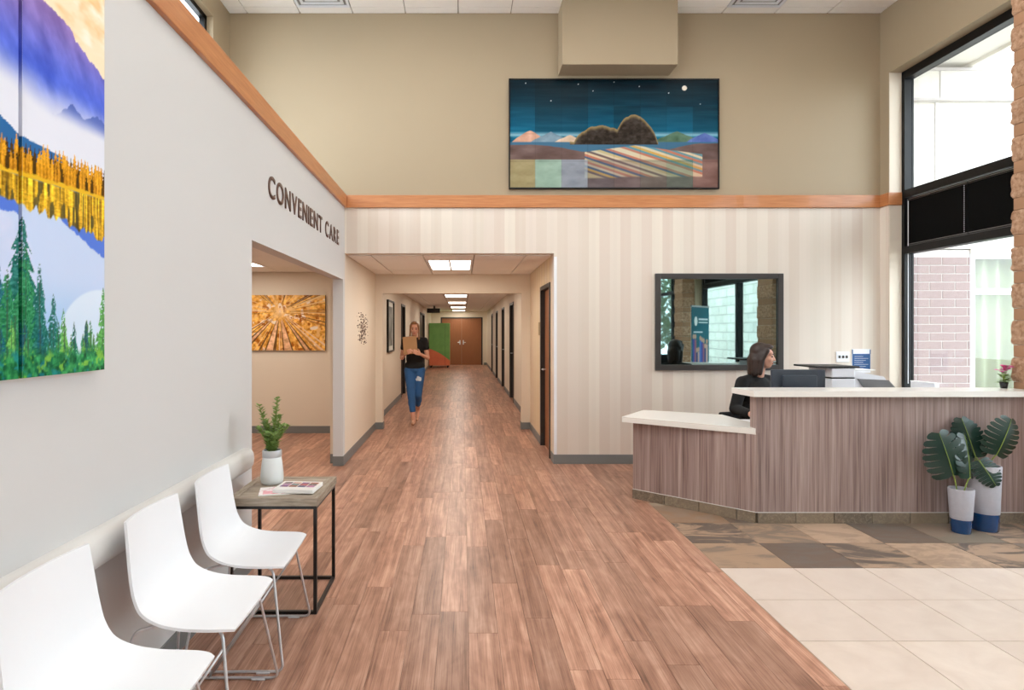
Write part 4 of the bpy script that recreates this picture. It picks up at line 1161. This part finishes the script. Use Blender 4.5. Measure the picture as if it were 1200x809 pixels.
def vase(t,rb_,rt,h,hb):
    r=lambda z: rb_+(rt-rb_)*z/h
    part('glazed_foot',MB().lathe([(.001,0),(rb_*.96,0),(rb_,.006),(r(hb),hb)],cap=False),M['glazed_blue'],t,sharp=50)
    part('body',MB().lathe([(r(hb)+.0005,hb),(rt,h-.005),(rt-.003,h),(rt-.010,h),(rt-.013,h-.04),(.001,h-.05)],cap=False),M['concrete'],t,sharp=50)
    part('soil',MB().lathe([(.001,h-.048),(rt-.0145,h-.046),(rt-.0145,h-.044),(.001,h-.042)],seg=20,cap=False),M['soil'],t)
t=thing('potted_monstera','short tapered vase with blue glazed foot and one big monstera leaf beside the taller vase','potted plant',(3.815,4.57,0))
vase(t,.062,.083,.335,.105)
leaf_on(t,(-.03,0,.30),(-.075,-.02,.44),(-.18,-.03,.76),(-.10,-1,.25),.172,7,.32,1)
leaf_on(t,(.02,0,.30),(.07,.0,.42),(.085,.05,.74),(.45,-.8,.30),.15,8,.25,2)
t=thing('potted_monstera','tall tapered vase with blue glazed foot and monstera leaves against the desk','potted plant',(4.05,4.635,0))
vase(t,.088,.105,.50,.135)
leaf_on(t,(.02,0,.46),(.07,-.03,.585),(.17,-.06,.86),(.25,-1,.15),.172,8,.25,3)
leaf_on(t,(-.03,0,.46),(-.06,.01,.56),(-.13,.04,.84),(-.3,-.9,.3),.12,10,.22,4)
leaf_on(t,(-.03,.03,.46),(-.05,.05,.57),(-.10,.08,.85),(-.1,-.9,.4),.12,9,.2,6)
leaf_on(t,(-.02,-.03,.46),(-.09,-.06,.545),(-.02,-.13,.37),(-.3,-.9,.2),.09,9,.15,5)

# ------------------------------------------------------------------ things on and behind the desk
t=thing('computer_monitor','dark computer monitor seen from behind on the reception desk','monitor',(2.93,5.22,.735))
part('screen',MB().bbox(-.235,.235,-.012,.012,.13,.468,.006),M['charcoal'],t); part('back_bulge',MB().bbox(-.15,.15,-.04,-.012,.20,.42,.01),M['charcoal'],t)
part('display',MB().box(-.222,.222,.0121,.0125,.145,.455),M['black_plastic'],t)
part('neck',MB().box(-.03,.03,-.05,-.02,.01,.30),M['black_plastic'],t); part('foot',MB().bbox(-.11,.11,-.10,.07,0,.012,.004),M['black_plastic'],t)
t=thing('keyboard','black keyboard in front of the receptionist','keyboard',(2.82,5.36,.735))
part('base',MB().bbox(-.2,.2,-.06,.06,0,.014,.003),M['black_plastic'],t)
kk=MB().bbox(0,.021,0,.019,.014,.02,.002).mesh('key',M['charcoal'])
for i in range(15):
    for j in range(4): link('key',kk,t,(-.19+i*.0253,-.05+j*.025,0))
# credenza behind the desk carrying the printer
t=thing('credenza','low off-white cabinet under the window holding the printer','cabinet',(3.95,6.15,0))
part('body',MB().box(-.62,.6,-.22,.28,.02,.74),M['off_white_plastic'],t); part('plinth',MB().box(-.6,.58,-.2,.26,0,.02),M['black_plastic'],t)
for k in range(3):
    d_=part('door',MB().bbox(-.61+k*.405,-.21+k*.405,-.236,-.2205,.04,.73,.003),M['white_plastic'],t)
    part('handle',MB().tube([(-.25+k*.405,-.25,.55),(-.25+k*.405,-.25,.66)],.006),M['chrome'],d_)
t=thing('printer','white office printer with dark lid and open paper tray behind the desk','printer',(3.77,6.12,.74))
part('body',MB().bbox(-.11,.125,-.2,.2,.0,.325,.01),M['off_white_plastic'],t)
part('upper_body',MB().bbox(-.11,.125,-.2,.2,.337,.43,.01),M['off_white_plastic'],t)
part('seam',MB().box(-.105,.12,-.195,.195,.325,.337),M['black_plastic'],t)
part('lid',MB().bbox(-.27,.165,-.21,.2,.432,.450,.005),M['black_plastic'],t)
part('feeder',MB().add([(.126,-.18,.0),(.47,-.18,.0),(.47,-.18,.27),(.42,-.18,.345),(.126,-.18,.40),(.126,.16,.0),(.47,.16,.0),(.47,.16,.27),(.42,.16,.345),(.126,.16,.40)],[(0,1,2,3,4),(9,8,7,6,5),(0,5,6,1),(1,6,7,2),(2,7,8,3),(3,8,9,4),(4,9,5,0)]),M['off_white_plastic'],t)
part('output_tray',MB().add([(.15,-.19,.325),(.42,-.25,.315),(.50,-.25,.225),(.22,-.19,.225),(.15,-.183,.325),(.42,-.183,.315),(.50,-.183,.225),(.22,-.183,.225)],[(0,3,2,1),(4,5,6,7),(0,1,5,4),(1,2,6,5),(2,3,7,6),(3,0,4,7)]),M['grey_metal'],t)
part('paper',MB().box(.15,.38,-.12,.12,.402,.410),M['paper'],t)
t=thing('switch_plate','white wall plate with three dark switches left of the blue notice','switch',(4.40,YB,1.24))
part('plate',MB().bbox(-.075,.075,-.012,-.0005,-.06,.06,.004),M['white_plastic'],t)
for k in (-1,0,1): part('toggle',MB().bbox(k*.042-.011,k*.042+.011,-.019,-.0125,-.016,.016,.002),M['bronze_frame'],t)
t=thing('wall_notice','blue printed notice in a clear holder on the striped wall','notice',(4.615,YB,1.075))
part('holder',MB().box(-.108,.108,-.007,-.001,-.02,.255),M['white_plastic'],t)
part('sheet',MB().box(-.104,.104,-.0085,-.0072,.005,.20),M['blue_print'],t)
q=MB()
for k in range(7): q.box(-.08,.02+.06*((k*7)%3)/2,-.0092,-.0086,.03+k*.023,.033+k*.023)
part('text_lines',q,M['off_white_plastic'],t)
for s in (-1,1): part('clip',MB().box(s*.102-.006,s*.102+.006,-.009,-.0086,.20,.25),M['blue_print'],t)
t=thing('flower_pot','small pot of pink flowers on the reception counter','flower pot',(4.50,4.965,1.064)); t.scale=(1,1,1)
part('pot',MB().lathe([(.001,0),(.022,0),(.03,.05),(.027,.05),(.024,.04),(.001,.038)],cap=False,seg=16),M['black_plastic'],t,True)
random.seed(21); q=MB(); g=MB()
for k in range(26):
    a=random.uniform(0,2*PI); r=random.uniform(.0,.055); z=.15+random.uniform(-.03,.04); c=Vector((r*math.cos(a)+.01,r*math.sin(a),z))
    for j in range(5): leaf_quad(q,c,Vector((math.cos(j*1.257+a),math.sin(j*1.257+a)-.4,.3)),Vector((0,0,1)),.024,.010)
for k in range(36):
    a=random.uniform(0,2*PI); leaf_quad(g,Vector((0,0,.04+random.uniform(0,.06))),Vector((math.cos(a),math.sin(a),random.uniform(-.1,.7))),Vector((0,0,1)),random.uniform(.04,.085),.012)
part('petals',q,M['pink_petal'],t); part('leaves',g,M['leaf_light'],t)
q=MB()
for k in range(5): q.tube([(0,0,.04),(.01*k-.02,0,.14)],.002,5)
part('stem',q,M['leaf_rib'],t)
t=thing('paper_box','small white carton on the window sill behind the desk','box',(5.01,6.48,.5105))
for b_,mk in ((MB().bbox(-.025,.028,-.17,.17,0,.47,.006),'off_white_plastic'),): part('carton',b_,M[mk],t)
part('flap',MB().box(-.026,.029,-.171,.171,.471,.478),M['paper'],t)

# roll-up banner by the window wall, mirrored in the office window
t=thing('rollup_banner','teal roll-up banner with small figures standing by the window wall','banner',(4.44,2.66,0),-.80)
def ban(U,V):
    c=full(U.shape,(10,92,106)); c=blend(c,sstep(.075,.065,np.hypot(U+.2,(V-1.72)*.8)),(232,232,228))
    for k in range(2): c=blend(c,((U>-.08)&(U<.34)&(np.abs(V-1.76+.06*k)<.014)).astype(float),(210,224,226))
    c=blend(c,((U>-.3)&(U<.1)&(np.abs(V-1.52)<.012)).astype(float),(210,224,226))
    rng=random.Random(2)
    for k in range(9):
        x=-.3+.075*k; h=1.12+.28*rng.random(); col=[(60,70,150),(150,90,110),(40,60,110),(200,160,150),(70,110,180)][k%5]
        c=blend(c,sstep(.05,.035,np.abs(U-x)*1.0)*(V<h)*(V>.2),col); c=blend(c,sstep(.05,.04,np.hypot(U-x,V-h-.05)),(198,150,126))
    return c
u=np.linspace(-.4,.4,80); v=np.linspace(.08,1.98,180); U,V=np.meshgrid(u,v,indexing='ij')
link('print',print_mesh('print',np.stack([U,np.full_like(U,.006),V],-1),ban(U,V),M['print']),t)
part('sheet',MB().box(-.4,.4,-.002,.004,.07,1.98),M['off_white_plastic'],t); part('base',MB().bbox(-.42,.42,-.09,.09,0,.08,.01),M['grey_metal'],t); part('top_rail',MB().box(-.41,.41,-.01,.012,1.98,2.01),M['grey_metal'],t); part('pole',MB().tube([(0,-.02,.08),(0,-.02,1.99)],.01),M['grey_metal'],t)

# yard tree outside, seen in the reflective window
t=thing('garden_tree','leafy green tree in the yard outside the lobby windows','tree',(9.6,-11.5,-.05))
part('trunk',MB().tube([(0,0,0),(.05,0,1.2),(0,.1,2.6)],[.16,.12,.08],10),M['bark'],t,True)
random.seed(31); q=MB()
for k in range(2600):
    d_=Vector((random.gauss(0,1),random.gauss(0,1),random.gauss(0,1))).normalized()*random.uniform(.5,1)**.6
    p=Vector((d_.x*1.9,d_.y*1.9,2.5+d_.z*1.9)); leaf_quad(q,p,Vector((random.gauss(0,1),random.gauss(0,1),random.gauss(0,1))),Vector((.1,.2,1)),.26,.10)
tag(part('crown',q,M['hedge'],t),kind='stuff')

# ------------------------------------------------------------------ people
def rotz(p,a): c,s=math.cos(a),math.sin(a); return (p[0]*c-p[1]*s,p[0]*s+p[1]*c,p[2])
def head_prims(mb,c,yaw,pitch=0,k=1.0):
    """face looks along -Y before yaw"""
    R=Matrix.Rotation(yaw,3,'Z')@Matrix.Rotation(pitch,3,'X'); c=Vector(c)
    def E(p,r,rx=0): mb.ell(c+R@(Vector(p)*k),tuple(x*k for x in r),R@Matrix.Rotation(rx,3,'X'),20,14)
    E((0,.012,.03),(.074,.092,.085)); E((0,-.018,-.02),(.064,.076,.085)); E((0,-.05,-.075),(.040,.036,.034))
    E((0,-.058,.035),(.054,.03,.03)); E((.036,-.066,-.022),(.024,.022,.024)); E((-.036,-.066,-.022),(.024,.022,.024))
    mb.cap(c+R@(Vector((0,-.084,.018))*k),.008*k,c+R@(Vector((0,-.103,-.022))*k),.013*k)
    for s in (-1,1): E((.012*s,-.092,-.026),(.009,.010,.008)); E((.074*s,.008,-.005),(.012,.020,.030))
    E((0,-.083,-.055),(.024,.012,.008)); E((0,-.081,-.064),(.022,.012,.008))
    return R
def face_parts(parent,c,R,k=1.0):
    c=Vector(c)
    for s in (-1,1):
        part('eye',MB().ell(c+R@(Vector((.030*s,-.083,.006))*k),(.013*k,.008*k,.007*k),R,12,8),M['eye'],parent,True)
        part('eyebrow',MB().ell(c+R@(Vector((.031*s,-.0885,.030))*k),(.018*k,.006*k,.004*k),R,10,6),M['brown_hair'],parent,True)
    part('mouth',MB().ell(c+R@(Vector((0,-.0925,-.059))*k),(.022*k,.006*k,.008*k),R,12,8),M['lips'],parent,True)
def hand_prims(mb,wrist,palm_dir,side_dir,up,curl=.5,k=1.0,thumb=1):
    """palm along palm_dir, fingers spread along side_dir, palm normal up; fingers curl towards -up"""
    w=Vector(wrist); d=Vector(palm_dir).normalized(); s=Vector(side_dir); s=(s-d*s.dot(d)).normalized(); n=d.cross(s)
    if n.dot(Vector(up))<0: n=-n
    for i,o in enumerate((-.030,-.010,.010,.030)):
        kn=w+d*.085*k+s*o*k
        mb.cap(w+d*.012*k+s*o*.55*k,.014*k,kn,.0115*k,10)
        L=(.066,.078,.073,.056)[i]*k; p=kn; dirv=d
        for j,(f,r) in enumerate(((.45,.0088),(.32,.0080),(.23,.0070))):
            a=curl*(.55+.5*j); dirv=(dirv*math.cos(a)-n*math.sin(a)).normalized()
            q=p+dirv*L*f; mb.cap(p,r*k+.0008,q,r*k,10); p=q
            d2=dirv.copy(); dirv=d2
    tb=w+d*.025*k-s*.026*k*thumb; t1=tb+(d*.6-s*.8*thumb-n*.2).normalized()*.034*k; t2=t1+(d*.9-s*.35*thumb-n*.35).normalized()*.03*k
    mb.cap(tb,.0135*k,t1,.0105*k,10); mb.cap(t1,.0105*k,t2,.0085*k,10)

# walking person with a clipboard
t=thing('person','person in black tee and cropped blue jeans walking up the hallway with a clipboard','person',(-.80,10.0,0))
body=MB(); HC_=(-.0,-.035,1.575)
R=head_prims(body,HC_,.05,.16,.96)
body.cap((0,.0,1.50),.050,(0,.005,1.38),.056)
body.ell((0,.01,1.26),(.150,.098,.16)); body.ell((0,.01,1.06),(.128,.090,.16)); body.ell((0,.015,.93),(.160,.108,.12))
hips={-1:(-.085,.01,.88),1:(.085,.01,.88)}
legs={-1:[(-.085,.01,.88),(-.048,-.13,.485),(-.005,-.19,.085)],1:[(.085,.01,.88),(.058,-.01,.475),(.030,.27,.195)]}
for s in (-1,1):
    h_,k_,a_=legs[s]; body.cap(h_,.083,k_,.056); body.cap(k_,.054,a_,.034)
    m_=Vector(k_).lerp(Vector(a_),.3)+Vector((0,.018,0)); body.ell(m_,(.05,.052,.10))
body.cap((-.005,-.17,.055),.034,(-.008,-.30,.028),.026); body.ell((-.005,-.165,.04),(.034,.045,.038))
body.cap((.030,.275,.16),.034,(.028,.20,.045),.024); body.cap((.028,.20,.045),.024,(.026,.14,.026),.020)
arms={-1:[(-.165,.01,1.375),(-.215,.015,1.09),(-.135,-.20,1.17)],1:[(.165,.01,1.375),(.215,.01,1.09),(.105,-.20,1.16)]}
for s in (-1,1):
    a,b_,c_=arms[s]; body.ell(a,(.055,.055,.055)); body.cap(a,.048,b_,.036); body.cap(b_,.037,c_,.025)
    hand_prims(body,c_,(-.45*s,-.55,.25),(0,.15,-1),(0,-1,0) if s<0 else (0,-1,0),.45,1.0,1)
def pickw(p): return 1 if p.z<.07 else 0
remesh('body',body,[M['skin'],M['shoe']],.0065,3,t,pick=pickw)
face_parts(t,HC_,R,.96)
sh=MB(); sh.ell((0,.012,1.27),(.168,.112,.155)); sh.ell((0,.012,1.08),(.148,.106,.17)); sh.ell((0,.016,.955),(.172,.122,.115))
for s in (-1,1):
    a,b_,c_=[Vector(v) for v in arms[s]]; sh.cap(a,.060,a.lerp(b_,.42),.056); sh.cap((.05*s,.01,1.385),.05,a,.058)
sh.cap((0,.01,1.37),.085,(0,.01,1.30),.10)
remesh('shirt',sh,M['black_cloth'],.008,3,t)
je=MB(); je.ell((0,.016,.905),(.165,.115,.095))
for s in (-1,1):
    h_,k_,a_=[Vector(v) for v in legs[s]]; e_=k_.lerp(a_,.63); je.cap(h_,.094,k_,.066); je.cap(k_,.066,e_,.052); je.ell(k_.lerp(a_,.3)+Vector((0,.018,0)),(.066,.068,.115))
def pickj(p): return 1 if (p.y<-.05 and ((p.x-.075)/.05)**2+((p.z-.745)/.04)**2<1+.35*math.sin(p.x*90+p.z*60)) else 0
remesh('jeans',je,[M['denim'],M['denim_hole']],.008,3,t,pick=pickj)
hr=MB(); c=Vector(HC_)
hr.ell(c+Vector((0,.028,.045)),(.081,.090,.082)); hr.ell(c+Vector((0,.05,-.01)),(.074,.066,.085)); hr.ell(c+Vector((0,-.035,.093)),(.058,.05,.026))
for s in (-1,1): hr.cap(c+R@Vector((.060*s,-.035,.055)),.022,c+R@Vector((.072*s,-.01,-.02)),.014); hr.cap(c+Vector((.070*s,.0,-.02)),.015,c+Vector((.076*s,-.035,-.17)),.017)
hr.ell(c+Vector((0,.11,.03)),(.036,.034,.036))
remesh('hair',hr,M['blond_hair'],.007,3,t)
t=thing('clipboard','tan clipboard held up by the person walking in the hallway','clipboard',(-.845,9.735,1.165))
Rb=(-.32,-.10,0)
part('board',MB().bbox(-.115,.115,-.004,.004,0,.30,.003),M['clipboard'],t,rot=Rb); part('paper',MB().box(-.105,.105,.0042,.0055,.01,.28),M['paper'],t,rot=Rb); part('clip',MB().bbox(-.05,.05,.004,.016,.27,.305,.003),M['chrome'],t,rot=Rb)

# receptionist seated behind the desk (local frame, then turned)
PX,PY=2.86,5.80
t=thing('person','person in a black long-sleeved top sitting at the reception desk, head turned aside','person',(PX,PY,0))
Y0=.30   # torso yaw
def Q(p): return Vector(rotz(p,Y0))
body=MB(); HC2=Vector((.03,-.05,1.295)); R=head_prims(body,HC2,1.02,.10,1.0)
body.cap(HC2+Vector((-.015,.015,-.07)),.052,Q((0,.0,1.08)),.058)
body.ell(Q((0,.01,.93)),(.160,.105,.17),Matrix.Rotation(Y0,3,'Z')); body.ell(Q((0,.02,.72)),(.145,.105,.17),Matrix.Rotation(Y0,3,'Z')); body.ell(Q((0,.04,.58)),(.185,.15,.10),Matrix.Rotation(Y0,3,'Z'))
A2={-1:[Q((-.175,.0,1.045)),Vector((-.262,-.10,.795)),Vector((-.215,-.40,.775))],1:[Q((.175,.0,1.045)),Q((.24,-.06,.80)),Q((.10,-.36,.785))]}
for s in (-1,1):
    a,b_,c_=A2[s]; body.ell(a,(.055,.055,.055)); body.cap(a,.048,b_,.038); body.cap(b_,.038,c_,.026)
    hand_prims(body,c_,Vector((.15 if s<0 else -.15,-1,-.06)),(1 if s<0 else -1,0,0),(0,0,1),.35,.98,1)
    hp,kn,an=Q((.10*s,.02,.55)),Q((.12*s,-.40,.54)),Q((.12*s,-.36,.09))
    body.cap(hp,.085,kn,.060); body.cap(kn,.056,an,.036); body.cap(an+Vector((0,0,-.045)),.034,an+Q((0,-.14,-.062)),.026)
remesh('body',body,M['skin'],.0075,3,t)
face_parts(t,HC2,R)
sh=MB(); Rz=Matrix.Rotation(Y0,3,'Z')
sh.ell(Q((0,.01,.95)),(.180,.125,.165),Rz); sh.ell(Q((0,.02,.74)),(.168,.125,.19),Rz); sh.ell(Q((0,.03,.61)),(.185,.14,.10),Rz)
for s in (-1,1):
    a,b_,c_=A2[s]; sh.cap(Q((.05*s,.01,1.075)),.052,a,.060); sh.cap(a,.062,b_,.052); sh.cap(b_,.052,b_.lerp(c_,.70),.042)
sh.cap(Q((0,.01,1.10)),.068,Q((0,.01,1.0)),.10)
remesh('top',sh,M['black_cloth'],.009,3,t)
tr=MB(); tr.ell(Q((0,.04,.56)),(.195,.16,.10),Rz)
for s in (-1,1):
    hp,kn,an=Q((.10*s,.02,.55)),Q((.12*s,-.40,.54)),Q((.12*s,-.36,.13)); tr.cap(hp,.095,kn,.070); tr.cap(kn,.068,an,.052)
remesh('trousers',tr,M['black_cloth'],.010,3,t)
sl=MB()
for s in (-1,1):
    an=Q((.12*s,-.36,.045)); sl.cap(an,.040,an+Q((0,-.15,-.008)),.032)
remesh('shoes',sl,M['black_plastic'],.009,2,t)
hr=MB(); c=HC2
def HR(p): return c+R@Vector(p)
hr.ell(HR((0,.030,.048)),(.086,.094,.086),R); hr.ell(HR((0,.055,-.02)),(.084,.070,.10),R); hr.ell(HR((0,-.030,.098)),(.06,.055,.028),R)
for s in (-1,1):
    hr.cap(HR((.062*s,-.035,.06)),.026,HR((.080*s,-.005,-.03)),.022); hr.cap(HR((.080*s,-.005,-.03)),.024,HR((.084*s,.0,-.16)),.022)
for s in (-1,1): hr.ell(HR((.074*s,.012,-.01)),(.022,.040,.065),R)
hr.cap(HR((0,.075,-.04)),.062,HR((0,.075,-.17)),.045); hr.cap(HR((.05,.05,-.04)),.045,HR((.055,.045,-.17)),.034); hr.cap(HR((-.05,.05,-.04)),.045,HR((-.055,.045,-.17)),.034)
remesh('hair',hr,M['brown_hair'],.0075,3,t)
# her office chair
t=thing('office_chair','black office chair under the receptionist','chair',(PX,PY+.03,0),.30)
part('seat',MB().bbox(-.23,.23,-.22,.23,.40,.465,.02),M['black_cloth'],t)
part('backrest',MB().bbox(-.2,.2,.245,.285,.47,.72,.015),M['black_cloth'],t); part('back_post',MB().box(-.03,.03,.24,.262,.40,.60),M['black_plastic'],t)
part('column',MB().tube([(0,0,.06),(0,0,.40)],.025,12),M['black_metal'],t)
for s in (-1,1):
    part('armrest',MB().bbox(s*.285-.03,s*.285+.03,-.12,.14,.655,.685,.008),M['black_plastic'],t); part('arm_post',MB().box(s*.285-.015,s*.285+.015,-.01,.03,.42,.655).box(min(s*.2,s*.285),max(s*.2,s*.285),-.01,.03,.405,.425),M['black_plastic'],t)
for k in range(5):
    a=2*PI*k/5+.3; e_=(.27*math.cos(a),.27*math.sin(a))
    part('base_leg',MB().tube([(0,0,.085),(e_[0],e_[1],.062)],[.022,.014],8),M['black_plastic'],t)
    part('caster',MB().ell((e_[0],e_[1],.03),(.022,.022,.03),None,10,8),M['black_plastic'],t,True)
